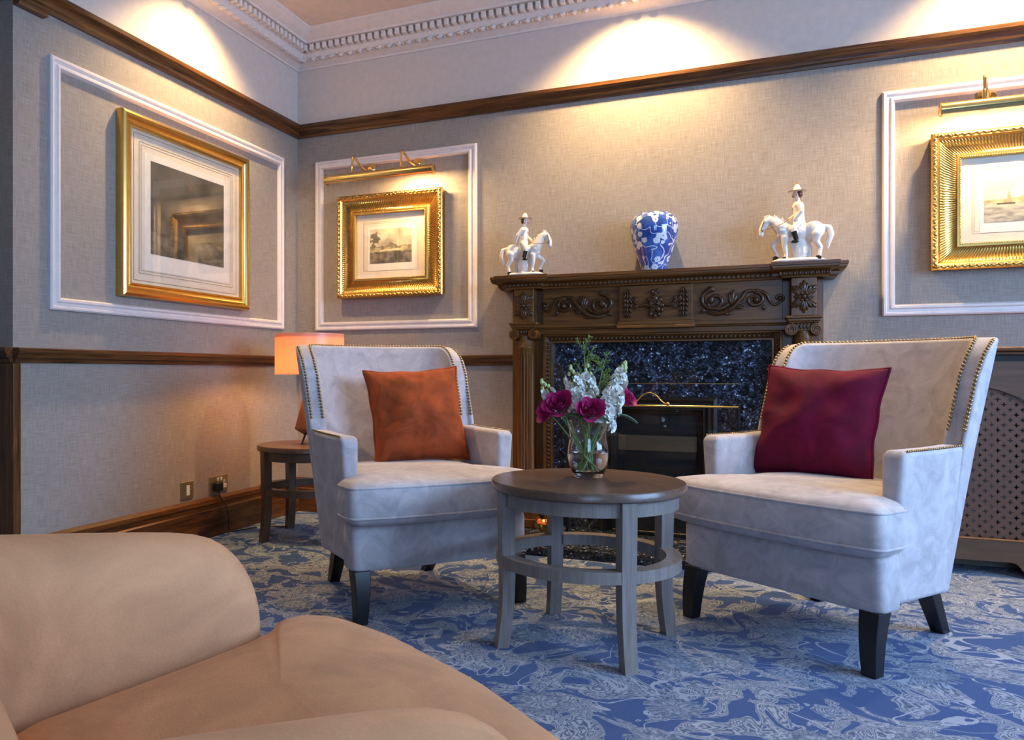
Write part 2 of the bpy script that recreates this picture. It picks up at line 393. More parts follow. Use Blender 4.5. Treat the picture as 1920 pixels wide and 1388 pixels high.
# ---- mouldings; profile [(out,z)] ; along back wall (x) or left wall (y)
def run_back(name, prof, x0, x1, mat, mitre=True, n=None):
    mb = MB(); rings = []
    mb.loft([[(x0+(o if mitre else 0), -o, z) for o, z in prof], [(x1, -o, z) for o, z in prof]])
    o = mb.build(name, mat, smooth=30); struct(o); return o
def run_left(name, prof, y0, y1, mat, mitre=True):
    mb = MB(); mb.loft([[(o, y0, z) for o, z in prof], [(o, y1-(o if mitre else 0), z) for o, z in prof]])
    o = mb.build(name, mat, smooth=30); struct(o); return o
rail = [(0, 2.193), (.014, 2.193), (.016, 2.206), (.026, 2.212), (.030, 2.228), (.040, 2.240), (.046, 2.244), (.046, 2.262), (0, 2.262)]
dado = [(0, .853), (.012, .853), (.014, .866), (.026, .872), (.030, .890), (.034, .893), (.034, .905), (.028, .909), (0, .909)]
base = [(0, 0), (.022, 0), (.022, .135), (.016, .142), (.014, .160), (.020, .165), (.018, .185), (.006, .198), (0, .198)]
run_back('trim_1', rail, 0, XR, M['oak_x']); run_left('trim_2', rail, YE, 0, M['oak_y'])
run_back('trim_3', dado, 0, 1.335, M['oak_x']); run_left('trim_4', dado, YE, 0, M['oak_y'])
run_back('trim_5', dado, 2.775, 2.90, M['oak_x'], False); run_back('trim_6', dado, 3.62, XR, M['oak_x'], False)
run_back('baseboard_back', base, 0, 1.335, M['oak_x']); run_left('baseboard_left', base, YE, 0, M['oak_y'])
run_back('baseboard_back_right', base, 3.62, XR, M['oak_x'], False)
# lower bed mould block of the picture rail near the end of the left wall, corner post below the dado
struct(MB().extr([(0, 2.165), (-.03, 2.165), (-.034, 2.178), (-.028, 2.193), (0, 2.193)], YE, YE+.13, R(PI/2, 'Z')).build('trim_7', M['oak_y']))
struct(MB().box(-.1, .012, YE-.008, YE+.026, 0, .853).build('trim_8', M['oak_z'], bevel=.004))
for nm, pr in (('trim_9', rail), ('trim_10', dado)):
    struct(MB().loft([[(-1.3, YE-o, z) for o, z in pr], [(0, YE-o, z) for o, z in pr]]).build(nm, M['oak_x'], smooth=30))
# white panel mouldings
pm = [(0, 0), (0, .012), (.006, .018), (.014, .018), (.018, .013), (.028, .012), (.034, .019), (.042, .019), (.048, .010), (.050, 0)]
def panel(name, cx, cz, w, h, left=False):
    o = MB().frame(w, h, pm).build(name, M['panel_white'], smooth=25)
    o.location = (0, cx, cz) if left else (cx, 0, cz)
    if left: o.rotation_euler = (0, 0, PI/2)
    return struct(o)
panel('trim_11', (.127+1.121)/2, 1.549, .994, .985)
panel('trim_12', 3.003+.497, 1.556, .994, .985)
panel('trim_13', -.979, 1.550, 1.628, .982, True)
# ---- cornice: bed mould with egg and dart, dentils, soffit and cyma
corn = [(0, 2.588), (.012, 2.588), (.014, 2.596), (.030, 2.602), (.085, 2.622), (.098, 2.638), (.100, 2.642), (.104, 2.642), (.104, 2.682), (.150, 2.682), (.152, 2.692), (.172, 2.700), (.196, 2.722), (.214, 2.730), (.216, ZC), (0, ZC)]
cb = run_back('trim_14', corn, 0, XR, M['plaster']); cl = run_left('trim_15', corn, YE, 0, M['plaster'])
dent = MB().box(-.0125, .0125, -.036, 0, 0, .034).build('dentil', M['plaster'], cb, bevel=.002, segs=1)
egg = MB()
egg.ball((0, -.012, .0), (.017, .016, .034), 10, 7); egg.tube([(-.021, -.004, .036), (-.022, -.012, .01), (-.013, -.012, -.03), (0, -.010, -.038), (.013, -.012, -.03), (.022, -.012, .01), (.021, -.004, .036)], .0045, 6)
egg.ball((.030, -.008, -.004), (.004, .009, .030), 6, 5)
eg = egg.build('egg_and_dart', M['plaster'], cb, smooth=60)
TILT = -math.radians(66)
def eloc(x): return (x, -.058, 2.613)
first = True
for k in range(int(4.7/.041)):
    x = .135+k*.041
    if k == 0: dent.location = (x, -.104, 2.645)
    else: share(dent, cb, (x, -.104, 2.645))
for k in range(int(4.8/.060)):
    x = .095+k*.060
    if k == 0: eg.location = eloc(x); eg.rotation_euler = (TILT, 0, 0)
    else: share(eg, cb, eloc(x), (TILT, 0, 0))
for k in range(int(1.8/.041)): share(dent, cl, (.104, -.135-k*.041, 2.645), (0, 0, PI/2))
for k in range(int(1.85/.060)): share(eg, cl, (.058, -.095-k*.060, 2.613), (TILT, 0, PI/2))

# ------------------------------------------------------------------ downlight fittings in the ceiling
for i, (p, lb) in enumerate((((1.967, -.33), 'round recessed ceiling downlight above the chimney breast'), ((3.50, -.33), 'round recessed ceiling downlight above the right gilt picture'), ((.33, -.99), 'round recessed ceiling downlight above the large left wall picture'), ((3.2, -2.6), 'round recessed ceiling downlight in front of the right armchair'), ((1.5, -3.2), 'round recessed ceiling downlight over the tan tub chair'), ((-.6, -2.5), 'round recessed ceiling downlight in the recess beyond the left wall'))):
    t = thing('ceiling_downlight', lb, 'light', (p[0], p[1], ZC), 0, 'ceiling downlights')
    MB().lathe([(.030, 0), (.045, 0), (.045, -.006), (.038, -.008), (.030, -.004)], 24).build('bezel', M['brass'], t, smooth=40)

# ================================================================== PICTURES
def fbm(x, y, s=1.0, o=4):
    return mnoise.fractal(Vector((x*s, y*s, 3.3)), 1.0, 2.0, o)
def print_mesh(name, w, h, fn, parent, y, nx=110, ny=80):
    vs_, fs, cs = [], [], []
    for j in range(ny+1):
        for i in range(nx+1):
            u, v = i/nx, j/ny
            vs_.append((-w/2+u*w, -y, -h/2+v*h)); cs.append(fn(u, v))
    for j in range(ny):
        for i in range(nx):
            a = j*(nx+1)+i; fs.append((a, a+1, a+nx+2, a+nx+1))
    me = bpy.data.meshes.new(name); me.from_pydata(vs_, [], fs)
    at = me.color_attributes.new('Col', 'FLOAT_COLOR', 'POINT')
    for i, c in enumerate(cs): at.data[i].color = (*c, 1)
    return link(name, me, M['print'], parent)
def lerp3(a, b, t): t = max(0, min(1, t)); return tuple(a[i]+(b[i]-a[i])*t for i in range(3))
def land_a(u, v):      # wooded valley with a pale river bank
    sky = lerp3((.40, .34, .24), (.80, .68, .46), .5+.9*fbm(u, v, 3))
    n = fbm(u, v, 7); hor = .50+.05*fbm(u, 0, 4)
    c = sky
    wood_h = hor+.16*max(0, 1-abs(u-.52)/.16)*(.7+.6*fbm(u, 1, 14))
    if v < wood_h: c = lerp3((.17, .13, .07), (.30, .24, .12), .5+n)
    tree = (u-.12)**2/.020+(v-.72)**2/.05
    if tree+.9*fbm(u, v, 11) < .8: c = lerp3((.12, .095, .06), (.26, .20, .12), .5+n)
    if v < hor-.02: c = lerp3((.22, .175, .10), (.52, .42, .22), .5+1.2*n)
    if abs(v-.38-.06*(u-.5)) < .03 and .25 < u < .8: c = (.72, .60, .34)
    if v < .33+.03*fbm(u, 2, 6): c = lerp3((.08, .065, .06), (.30, .23, .15), .45+1.3*fbm(u, v, 5))
    return c
def land_b(u, v):      # lake with a sailing boat before hills
    c = lerp3((.74, .66, .48), (.52, .48, .38), .5+fbm(u, v, 3))
    hill = .50+.22*math.exp(-((u-.95)/.35)**2)+.03*fbm(u, 0, 9)
    if v < hill: c = lerp3((.26, .24, .13), (.50, .46, .26), .5+fbm(u, v, 7))
    if v < .42: c = lerp3((.24, .23, .20), (.50, .47, .38), .5+fbm(u, v*3, 6))
    if abs(u-.34) < .05*(1-(v-.40)/.32) and .42 < v < .68: c = (.36, .28, .18)
    if abs(v-.40) < .02 and abs(u-.30) < .12: c = (.08, .06, .045)
    return c
def land_c(u, v):      # dark engraving
    n = fbm(u, v, 4); c = lerp3((.030, .026, .020), (.12, .10, .07), .45+n)
    if v > .62: c = lerp3((.07, .06, .045), (.15, .125, .09), .5+fbm(u, v, 3))
    if v < .25: c = lerp3((.045, .038, .028), (.19, .16, .11), .5+1.2*fbm(u, v, 7))
    return c
def ornate_picture(label, cx, cz, w, h, fn):
    t = thing('gilt_framed_picture', label, 'picture', (cx, 0, cz), 0, 'gilt framed prints on the chimney wall')
    MB().frame(w-.012, h-.012, [(0, .002), (0, .045), (.02, .045), (.02, .002), (0, .002)]).build('frame_back', M['gold_dark'], t)
    fr = MB().frame(w, h, [(.004, .040), (0, .046), (0, .056), (.006, .062), (.024, .064), (.030, .058), (.032, .054)]).build('frame', M['gold'], t, smooth=35)
    # reeded scoop, one ribbed cove on each side
    prof = [(.032, .056), (.038, .052), (.050, .045), (.064, .040), (.078, .0375), (.088, .0385), (.092, .041)]
    mb = MB()
    for (L, O, sgn, hor) in ((w, h, -1, True), (w, h, 1, True), (h, w, -1, False), (h, w, 1, False)):
        half = L/2; nrib = int((L-.07)/.0115); ns = nrib*4
        rings = []
        for k in range(ns+1):
            q = k/ns; ring = []
            for idx, (i, o) in enumerate(prof):
                a = (-half+i)+(L-2*i)*q
                amp = .0036*math.sin(PI*idx/(len(prof)-1))
                oo = o+amp*(1 if (k % 4) in (1, 2) else -1)
                b = sgn*(O/2-i)
                ring.append((a, -oo, b) if hor else (b, -oo, a))
            rings.append(ring)
        mb.loft(rings, closed=False, cap0=False, cap1=False)
    mb.build('reeded_scoop', M['gold'], fr, smooth=50)
    ib = MB().frame(w-.184, h-.184, [(0, .041), (.004, .046), (.014, .046), (.018, .040), (.020, .026)]).build('inner_lip', M['gold'], t, smooth=40)
    # beads on the inner lip, carved leaves and berries on the outer rim (a few pixels each)
    mb = MB(); a, b = (w-.184)/2-.015, (h-.184)/2-.015
    def around(a, b, pitch, fn):
        for L, f in ((a, lambda s: (s, -b, 0)), (a, lambda s: (s, b, 0)), (b, lambda s: (-a, s, 1)), (b, lambda s: (a, s, 1))):
            n = int(2*L/pitch)
            for k in range(n+1): fn(*f(-L+2*L*k/n), k)
    around(a, b, .0085, lambda x, z, hv, k: mb.ball((x, -.045, z), .0034, 5, 4))
    mb.build('bead_row', M['gold'], t, smooth=180, kind='stuff')
    mb = MB(); a, b = w/2-.013, h/2-.013
    def leafy(x, z, hv, k):
        ang = (PI/2 if hv else 0)+(.65 if k % 2 else -.65)
        if k % 5 == 0: mb.ball((x, -.064, z), (.0085, .007, .0085), 7, 5)
        else: mb.ball((0, 0, 0), (.0140, .0095, .0052), 7, 5, T(x, -.064, z) @ R(-ang, 'Y'))
    around(a, b, .0125, leafy)
    mb.build('carved_leaf_rim', M['gold'], t, smooth=180, kind='stuff')
    iw, ih = w-.22, h-.22
    MB().box(-iw/2, iw/2, -.024, -.020, -ih/2, ih/2).build('mat_board', M['mat_board'], t)
    pw, ph = .257, .193; pz = -.002
    for q, d in ((.086, .0015), (.042, .0012), (.034, .0012)):
        MB().frame(pw+2*q, ph+2*q, [(0, .0246), (d, .0246)], T(0, 0, pz)).build('mat_ruling', M['ink_line'], t)
    MB().box(-pw/2-.014, pw/2+.014, -.0247, -.0241, pz-ph/2-.040, pz+ph/2+.012).build('print_paper', M['paper'], t)
    p = print_mesh('print', pw, ph, fn, t, .0252); p.location = (0, 0, pz)
    MB().box(-iw/2, iw/2, -.0290, -.0280, -ih/2, ih/2).build('glass', M['pane'], t)
    return t
ornate_picture('gilt framed print of a wooded river valley, left of the fireplace', .620, 1.525, .644, .580, land_a)
ornate_picture('gilt framed print of a boat on a lake, right of the fireplace', 3.500, 1.541, .644, .580, land_b)
# large plain gilt picture on the left wall
t = thing('large_framed_picture', 'large dark engraving in a smooth gilt frame on the left wall', 'picture', (0, -.990, 1.541), PI/2)
w, h = .909, .797
MB().frame(w, h, [(0, .002), (0, .030), (.004, .040), (.014, .046), (.022, .045), (.026, .036), (.040, .026), (.050, .024), (.054, .029), (.062, .029), (.064, .016)]).build('frame', M['gold'], t, smooth=35)
iw, ih = w-.12, h-.12
MB().box(-iw/2, iw/2, -.016, -.011, -ih/2, ih/2).build('mat_board', M['mat_board'], t)
pw, ph = .525, .415; px = .000; pz = .012
for q, d in ((.105, .003), (.072, .0025), (.060, .002)):
    MB().frame(pw+2*q, ph+2*q+.02, [(0, .0168), (d, .0168)], T(px, 0, pz-.012)).build('mat_ruling', M['ink_line'], t)
MB().box(px-pw/2-.04, px+pw/2+.04, -.0170, -.0162, pz-ph/2-.075, pz+ph/2+.03).build('print_paper', M['paper'], t)
p = print_mesh('print', pw, ph, land_c, t, .0176); p.location = (px, 0, pz)
MB().box(-iw/2, iw/2, -.0225, -.0215, -ih/2, ih/2).build('glass', M['pane'], t)

# ---- picture lights
def picture_light(label, cx, z, L, bulbs, arms):
    t = thing('picture_light', label, 'light', (cx, 0, z), 0, 'brass picture lights')
    r = .027; y = -.155; n = 20
    # tube shade, open in a slot along its underside towards the wall
    mb = MB(); rings = []
    a0, a1 = math.radians(-36), math.radians(220)
    for x in (-L/2, L/2):
        ring = []
        for rr in (r, r-.002):
            rng = range(n+1) if rr == r else range(n, -1, -1)
            for k in rng:
                a = a0+(a1-a0)*k/n - math.radians(18)
                ring.append((x, y-rr*math.cos(a), rr*math.sin(a)))
        rings.append(ring)
    mb.loft(rings).build('tube_shade', M['brass'], t, smooth=40)
    for s in (-1, 1): MB().lathe([(.0, 0), (r+.002, 0), (r+.002, .006), (r-.004, .010), (0, .010)], 24, T(s*L/2, y, 0) @ R(s*PI/2, 'Y')).build('end_cap', M['brass'], t, smooth=40)
    for ax in arms:
        pts = spline([(ax+.03, -.010, .078), (ax+.028, -.040, .064), (ax+.015, -.085, .072), (ax, -.125, .106), (ax-.006, y+.014, .118), (ax-.008, y+.001, .105), (ax-.008, y, .028)], 6)
        arm = MB().tube(pts, .0062, 8).build('arm', M['brass'], t, smooth=60)
        MB().lathe([(.009, 0), (.009, .028), (.006, .032)], 12, T(ax-.008, y, .032)).build('ferrule', M['brass'], arm, smooth=40)
        MB().lathe([(.036, 0), (.036, .006), (.028, .012), (.016, .016), (.010, .022), (0, .022)], 24, T(ax+.03, 0, .078) @ R(PI/2, 'X')).build('wall_rose', M['brass'], arm, smooth=40)
    for bx, e in bulbs:
        light('picture_light_lamp', 'AREA', (cx+bx, y+.004, z-.014), (math.radians(28), 0, 0), e, (1, .66, .28), shape='RECTANGLE', size=.16, size_y=.02)
picture_light('brass picture light with two swan-neck arms above the left gilt picture', .607, 1.888, .638, [(.20, 9.0)], (-.15, .145))
picture_light('brass picture light with a swan-neck arm above the right gilt picture', 3.520, 1.902, .640, [(-.17, 10), (.1, 10)], (-.165, .17))

# ================================================================== FIREPLACE
FX = 2.053
fp = thing('fireplace_surround', 'carved dark oak chimneypiece with fluted columns and a moulded shelf', 'fireplace', (FX, 0, 0))
X, Z = M['mantel_x'], M['mantel_z']
# backing jambs, frieze board
for s in (-1, 1):
    MB().box(s*.717 if s < 0 else .548, -.548 if s < 0 else .717, -.065, 0, 0, 1.235).build('jamb', Z, fp, bevel=.003)
MB().box(-.548, .548, -.095, 0, 1.006, 1.235).build('frieze_board', X, fp)
MB().box(-.585, .585, -.105, 0, 1.006, 1.030).box(-.585, .585, -.112, 0, 1.030, 1.038).box(-.585, .585, -.120, 0, 1.038, 1.056).build('frieze_ledge', X, fp, bevel=.003)
cp = MB().box(-.168, .168, -.116, -.095, 1.062, 1.232).build('centre_panel', X, fp, bevel=.003)
MB().box(-.178, .178, -.138, -.100, 1.028, 1.042).box(-.174, .174, -.132, -.1, 1.042, 1.062).build('centre_ledge', X, fp, bevel=.003)
for s in (-1, 1):
    px = s*.634
    MB().box(px-.051, px+.051, -.150, -.065, 1.066, 1.235).build('pier_block', Z, fp, bevel=.003)
    MB().box(px-.072, px+.072, -.172, -.06, 1.054, 1.066).box(px-.066, px+.066, -.166, -.06, 1.042, 1.054).box(px-.060, px+.060, -.160, -.06, 1.034, 1.042).build('abacus', X, fp, bevel=.003)
    # ionic capital
    cap = MB().box(px-.050, px+.050, -.150, -.065, 1.000, 1.034).build('capital', X, fp, bevel=.004)
    for q in (-1, 1):
        v = MB(); pts = []
        for k in range(40):
            a = k/39*2.3*2*PI; rr = .024*(1-k/39*.80)
            pts.append((px+q*.050+q*(-1)*rr*math.sin(a)*-1*.0+q*rr*math.cos(a+PI/2), -.158, 1.006+rr*math.sin(a+PI/2)))
        v.tube(pts, [.0052*(1-.4*k/39) for k in range(40)], 6)
        v.lathe([(.026, 0), (.026, .088), (0, .088)], 20, T(px+q*.050, -.066, 1.006) @ R(PI/2, 'X') )
        v.build('volute', X, cap, smooth=40)
    e = MB()
    for k in range(5): e.ball((px-.028+k*.014, -.152, 1.018), (.006, .006, .013), 7, 5)
    e.build('egg_band', M['carving'], cap, smooth=180)
    # fluted column
    n = 16*6; rings = []
    def flute(k, rr, d):
        ph = (k % 6)/6; return rr-d*(math.sin(PI*max(0, (ph-.17)/.83)) if ph > .17 else 0)
    prof = [(.052, .145, 0), (.052, .165, 0), (.046, .170, 0), (.049, .185, 0), (.044, .195, 0), (.0435, .24, 0), (.0435, .245, .008), (.0410, .905, .008), (.0410, .912, 0), (.041, .935, 0), (.044, .938, 0), (.044, .944, 0), (.041, .947, 0), (.041, 1.0, 0)]
    for rr, z, d in prof: rings.append([(px+flute(k, rr, d)*math.cos(2*PI*k/n), -.108+flute(k, rr, d)*math.sin(2*PI*k/n), z) for k in range(n)])
    MB().loft(rings).build('column', Z, fp, smooth=50)
    MB().box(px-.062, px+.062, -.170, -.06, .04, .145).box(px-.068, px+.068, -.178, -.06, .04, .085).build('plinth', Z, fp, bevel=.004)
    # carved acanthus patera on the block
    m = MB()
    for k in range(8):
        a = k*PI/4+PI/8*0; L = .070 if k % 2 else (.052 if k % 4 else .066)
        if k % 2 == 0: L = .042 if k % 4 == 2 else .074
        for q, (f, wd) in enumerate(((1, .011), (.86, .009), (.86, .009))):
            aa = a+(0, .22, -.22)[q]
            m.ball((0, 0, L*f*.5), (wd, .009, L*f*.5), 7, 6, T(px, -.152, 1.150) @ R(aa, 'Y'))
    m.ball((px, -.160, 1.150), (.012, .010, .012), 8, 6)
    for k in range(6): m.ball((px+.017*math.cos(k*PI/3), -.158, 1.150+.017*math.sin(k*PI/3)), (.009, .006, .009), 7, 5)
    m.build('acanthus_patera', M['carving'], fp, smooth=180)
# shelf: cornice profile run along the main length and broken forward over the piers
shp = [(0, 1.235), (.030, 1.235), (.032, 1.242), (.040, 1.246), (.040, 1.258), (.046, 1.262), (.064, 1.268), (.070, 1.276), (.070, 1.284), (.074, 1.286), (.074, 1.300), (0, 1.300)]
def shelf_part(name, x0, x1, yb, front, ends):
    rings = []
    for o, z in shp:
        e0 = o if ends else 0
        rings.append([(x0-e0, yb, z), (x0-e0, front-o, z), (x1+e0, front-o, z), (x1+e0, yb, z)])
    return MB().loft(rings[1:-1]).build(name, X, fp, smooth=30)
shelf_part('shelf', -.733, .733, -.001, -.091, True)
shelf_part('shelf_break', -.699, -.576, -.0905, -.136, True); shelf_part('shelf_break', .576, .699, -.0905, -.136, True)
# bead-and-leaf enrichment under the shelf
def bumps(name, x0, x1, y, z, pitch, r, parent):
    m = MB(); n = int((x1-x0)/pitch)
    for k in range(n+1):
        x = x0+(x1-x0)*k/n
        m.ball((x, y, z), r, 7, 5); m.ball((x+pitch/2, y+.002, z), (r[0]*.35, r[1]*.8, r[2]*1.15), 5, 4)
    return m.build(name, M['carving'], parent, smooth=180, kind='stuff')
bumps('enriched_moulding', -.50, .50, -.130, 1.252, .0200, (.0075, .006, .008), fp)
for s in (-1, 1): bumps('enriched_moulding', s*.6375-.085, s*.6375+.085, -.178, 1.252, .0200, (.0075, .006, .008), fp)
# carved frame round the granite
def ushape(mb, hw, zt, prof):
    pts = lambda i, o: [(-hw+i, -o, .04), (-hw+i, -o, zt-i), (hw-i, -o, zt-i), (hw-i, -o, .04)]
    return mb.loft([pts(i, o) for i, o in prof], closed=False, cap0=False, cap1=False)
gf = ushape(MB(), .548, 1.006, [(0, .02), (0, .095), (.008, .098), (.012, .080), (.032, .072), (.034, .078), (.041, .078), (.041, .02)]).build('granite_frame', X, fp, smooth=30)
m = MB()
for k in range(52):
    x = -.51+k*.02
    m.ball((x, -.079, .984), (.0075, .007, .0095), 7, 5)
for s in (-1, 1):
    for k in range(46): m.ball((s*.526, -.079, .062+k*.02), (.0095, .007, .0075), 7, 5)
m.build('leaf_carving', M['carving'], gf, smooth=180, kind='stuff')
MB().box(-.507, .507, -.035, -.001, .04, .966).build('granite_slip', M['granite'], fp)
MB().box(-.37, .37, -.0365, -.035, .7615, .7640).build('granite_joint', M['brass'], fp)
# carved scrolls of the frieze
def scroll(c, r0, turns, dirn, a0, w, m, y=-.100, tail=None, squash=.85):
    pts, rs = [], []
    N = 44
    for k in range(N):
        q = k/(N-1); a = a0+dirn*q*turns*2*PI; rr = r0*(1-.78*q)
        pts.append((c[0]+rr*math.cos(a), y-.010*q, c[1]+squash*rr*math.sin(a))); rs.append(w*(1-.35*q))
    if tail:
        tp = spline([*tail, pts[0]], 8)[:-1]
        pts = [tuple(p) for p in tp]+pts; rs = [w*(.35+.65*k/len(tp)) for k in range(len(tp))]+rs
    m.tube(pts, rs, 8, up=(0, 1, 0)); m.ball(pts[-1], w*1.5, 8, 6)
    return pts
def leaf_blade(m, p, a, L, wd, y=-.104, curl=.0):
    for q in (-.30, 0, .30):
        m.ball((0, 0, L*.5*(1-.2*abs(q)/.3)), (wd*.55, .009, L*.5*(1-.2*abs(q)/.3)), 7, 6, T(p[0], y, p[1]) @ R(a+q+curl, 'Y'))
for s in (-1, 1):
    m = MB()
    g = lambda x, z: (s*x, z)
    d = -s
    # big C scroll next to the centre panel, acanthus flick, S scroll, small end curl
    scroll(g(.262, 1.150), .062, 1.25, s*1, (PI*.5 if s > 0 else PI*.5), .0115, m, tail=None)
    scroll(g(.262, 1.150), .064, .55, -s*1, (-PI*.1 if s > 0 else PI*1.1), .010, m)
    pts = spline([(s*.225, -.098, 1.098), (s*.275, -.104, 1.088), (s*.330, -.106, 1.105), (s*.375, -.106, 1.150), (s*.400, -.104, 1.185), (s*.440, -.103, 1.190)], 8)
    m.tube(pts, [.0055+.006*math.sin(PI*k/(len(pts)-1)) for k in range(len(pts))], 8, up=(0, 1, 0))
    scroll(g(.432, 1.148), .042, 1.3, -s*1, PI*.5, .0095, m)
    pts = spline([(s*.440, -.103, 1.190), (s*.480, -.103, 1.175), (s*.498, -.102, 1.140), (s*.520, -.102, 1.122), (s*.545, -.102, 1.140)], 8)
    m.tube(pts, [.0085-.003*k/len(pts) for k in range(len(pts))], 8, up=(0, 1, 0))
    scroll(g(.536, 1.152), .020, 1.0, s*1, -PI*.2 if s > 0 else PI*1.2, .006, m)
    leaf_blade(m, (s*.335, 1.120), s*.15, .080, .016); leaf_blade(m, (s*.352, 1.130), -s*.35, .062, .014)
    leaf_blade(m, (s*.345, 1.112), s*1.25, .055, .012); leaf_blade(m, (s*.300, 1.100), s*2.0, .040, .010)
    leaf_blade(m, (s*.470, 1.125), s*2.9, .030, .009); leaf_blade(m, (s*.222, 1.112), -s*2.4, .030, .010); leaf_blade(m, (s*.262, 1.205), -s*1.5, .034, .010)
    m.build('scroll_carving', M['carving'], fp, smooth=180)
    # husk drop at the side of the centre panel
    m = MB()
    for k in range(6):
        z = 1.212-k*.022; wq = (.010, .015, .018, .017, .013, .009)[k]
        for q in (-1, 0, 1): m.ball((0, 0, -.010), (wq*.45, .010, .016), 7, 5, T(s*.128+q*wq*.5, -.122, z) @ R(-q*.5, 'Y'))
    m.build('husk_drop', M['carving'], cp, smooth=180)
    m = MB(); pts = spline([(s*.118, -.120, 1.175), (s*.090, -.122, 1.150), (s*.068, -.122, 1.135), (s*.040, -.122, 1.140)], 6)
    m.tube(pts, .009, 7); leaf_blade(m, (s*.085, 1.150), s*.5, .035, .011, -.122); leaf_blade(m, (s*.075, 1.140), s*2.2, .035, .010, -.122)
    m.build('swag', M['carving'], cp, smooth=180)
m = MB()
for k in range(7):
    a = k*2*PI/7; m.ball((0, 0, .026), (.015, .011, .020), 8, 6, T(0, -.124, 1.142) @ R(a, 'Y'))
m.lathe([(.006, -.004), (.020, .004), (.024, .014), (.018, .016), (.010, .008)], 16, T(0, -.124, 1.142) @ R(PI/2, 'X'))
for k in range(3): m.ball((-.010+.010*k, -.138, 1.142+.006*(k % 2)), .0065, 7, 5)
for dx, dz in ((-.012, .058), (.012, .060), (0, .050), (-.020, -.048), (.018, -.050), (0, -.058), (.030, -.030)): m.ball((dx, -.126, 1.142+dz), (.012, .010, .012), 7, 5)
m.build('rosette', M['carving'], cp, smooth=180)

# ---- hearth, fire and guard
hearth = tag(MB().box(-.78, .78, -.575, -.182, 0, .04).box(-.50, .50, -.182, -.036, 0, .04).build('hearth', M['granite'], loc=(FX, 0, 0), bevel=.004), 'low polished dark granite hearth slab in front of the fireplace', 'hearth')
gfire = thing('gas_fire', 'black inset fire with stepped metal frame in the granite fireplace', 'fire', (FX, -.036, .0405))
FRD = lambda mb, hw, zt, prof: mb.loft([[(-hw+i, -o, 0), (-hw+i, -o, zt-i), (hw-i, -o, zt-i), (hw-i, -o, 0)] for i, o in prof], closed=False, cap0=False, cap1=False)
FRD(MB(), .275, .660, [(0, 0), (0, .050), (.016, .058), (.028, .048), (.040, .052), (.052, .036), (.062, .040), (.072, .026), (.088, .020), (.090, .002)]).build('stepped_frame', M['iron'], gfire, smooth=20)
MB().box(-.185, .185, -.006, -.001, 0, .575).build('firebox', M['fire_black'], gfire)  # flat near-black plate across the fire opening
MB().box(-.184, .184, -.014, -.006, .395, .470).build('canopy_strip', M['fire_strip'], gfire, bevel=.002)
fret = MB().box(-.20, .20, -.085, -.045, .0, .110).build('fret', M['black_metal'], gfire, bevel=.004)
for z in (.018, .092):
    m = MB()
    for k in range(66): m.ball((-.195+k*.006, -.087, z), .003, 5, 4)
    m.build('brass_beading', M['brass'], fret, smooth=180, kind='stuff')
guard = thing('fire_guard', 'glass fire guard with thin brass top rail and looped handle', 'fire guard', (FX, -.33, .0405))
MB().box(-.365, .365, -.003, .003, .03, .615).build('glass_panel', M['guard_glass'], guard)
MB().tube([(-.372, 0, .625), (.372, 0, .625)], .0055, 8).build('top_rail', M['brass'], guard, smooth=60)
for s in (-1, 1):
    MB().box(s*.372-.006, s*.372+.006, -.006, .006, .0, .622).build('side_post', M['black_metal'], guard, bevel=.002)
    MB().box(s*.372-.012, s*.372+.012, -.07, .07, .0, .014).build('foot', M['black_metal'], guard, bevel=.002)
hd = MB().tube(spline([(-.078, 0, .632), (-.055, 0, .645), (-.030, 0, .672), (0, 0, .684), (.030, 0, .672), (.055, 0, .645), (.078, 0, .632)], 5), .0035, 7).build('handle', M['brass'], guard, smooth=60)
for s in (-1, 1): MB().ball((s*.080, 0, .636), .0095, 10, 7).build('knob', M['brass'], hd, smooth=180)
# small brass dish of amber glass on the hearth
t = thing('brass_bowl', 'small brass bowl with amber contents on the hearth behind the left armchair', 'bowl', (1.60, -.40, .041))
MB().lathe([(.030, 0), (.034, .006), (.022, .014), (.030, .03), (.055, .060), (.066, .078), (.069, .080), (.064, .078), (.050, .055), (.02, .03)], 24).build('dish', M['brass'], t, smooth=50)
m = MB(); rr = random.Random(3)
for k in range(14): a = rr.random()*6.28; q = rr.random()**.5*.042; m.ball((q*math.cos(a), q*math.sin(a), .072+.01*rr.random()), .012, 6, 5)
m.build('amber_pebbles', M['amber'], t, smooth=60, kind='stuff')

# ================================================================== RADIATOR COVER
rc = thing('radiator_cover', 'wooden radiator cover with arched pierced grille beside the fireplace', 'radiator cover', (3.26, -.002, 0))
HW, YFt = .355, -.205
MB().box(-HW-.012, HW+.012, -.228, 0, .900, .918).box(-HW, HW, -.216, 0, .886, .900).build('top', M['oak_x'], rc, bevel=.005)
MB().box(-HW+.004, HW-.004, -.196, 0, .860, .886).build('neck', M['black_metal'], rc)  # black block stands in for the shade of the open gap under the top
for s in (-1, 1): MB().box(s*HW-(.02 if s > 0 else 0), s*HW+(0 if s > 0 else .02), YFt+.018, 0, 0, .860).build('side', M['tan_wood'], rc)
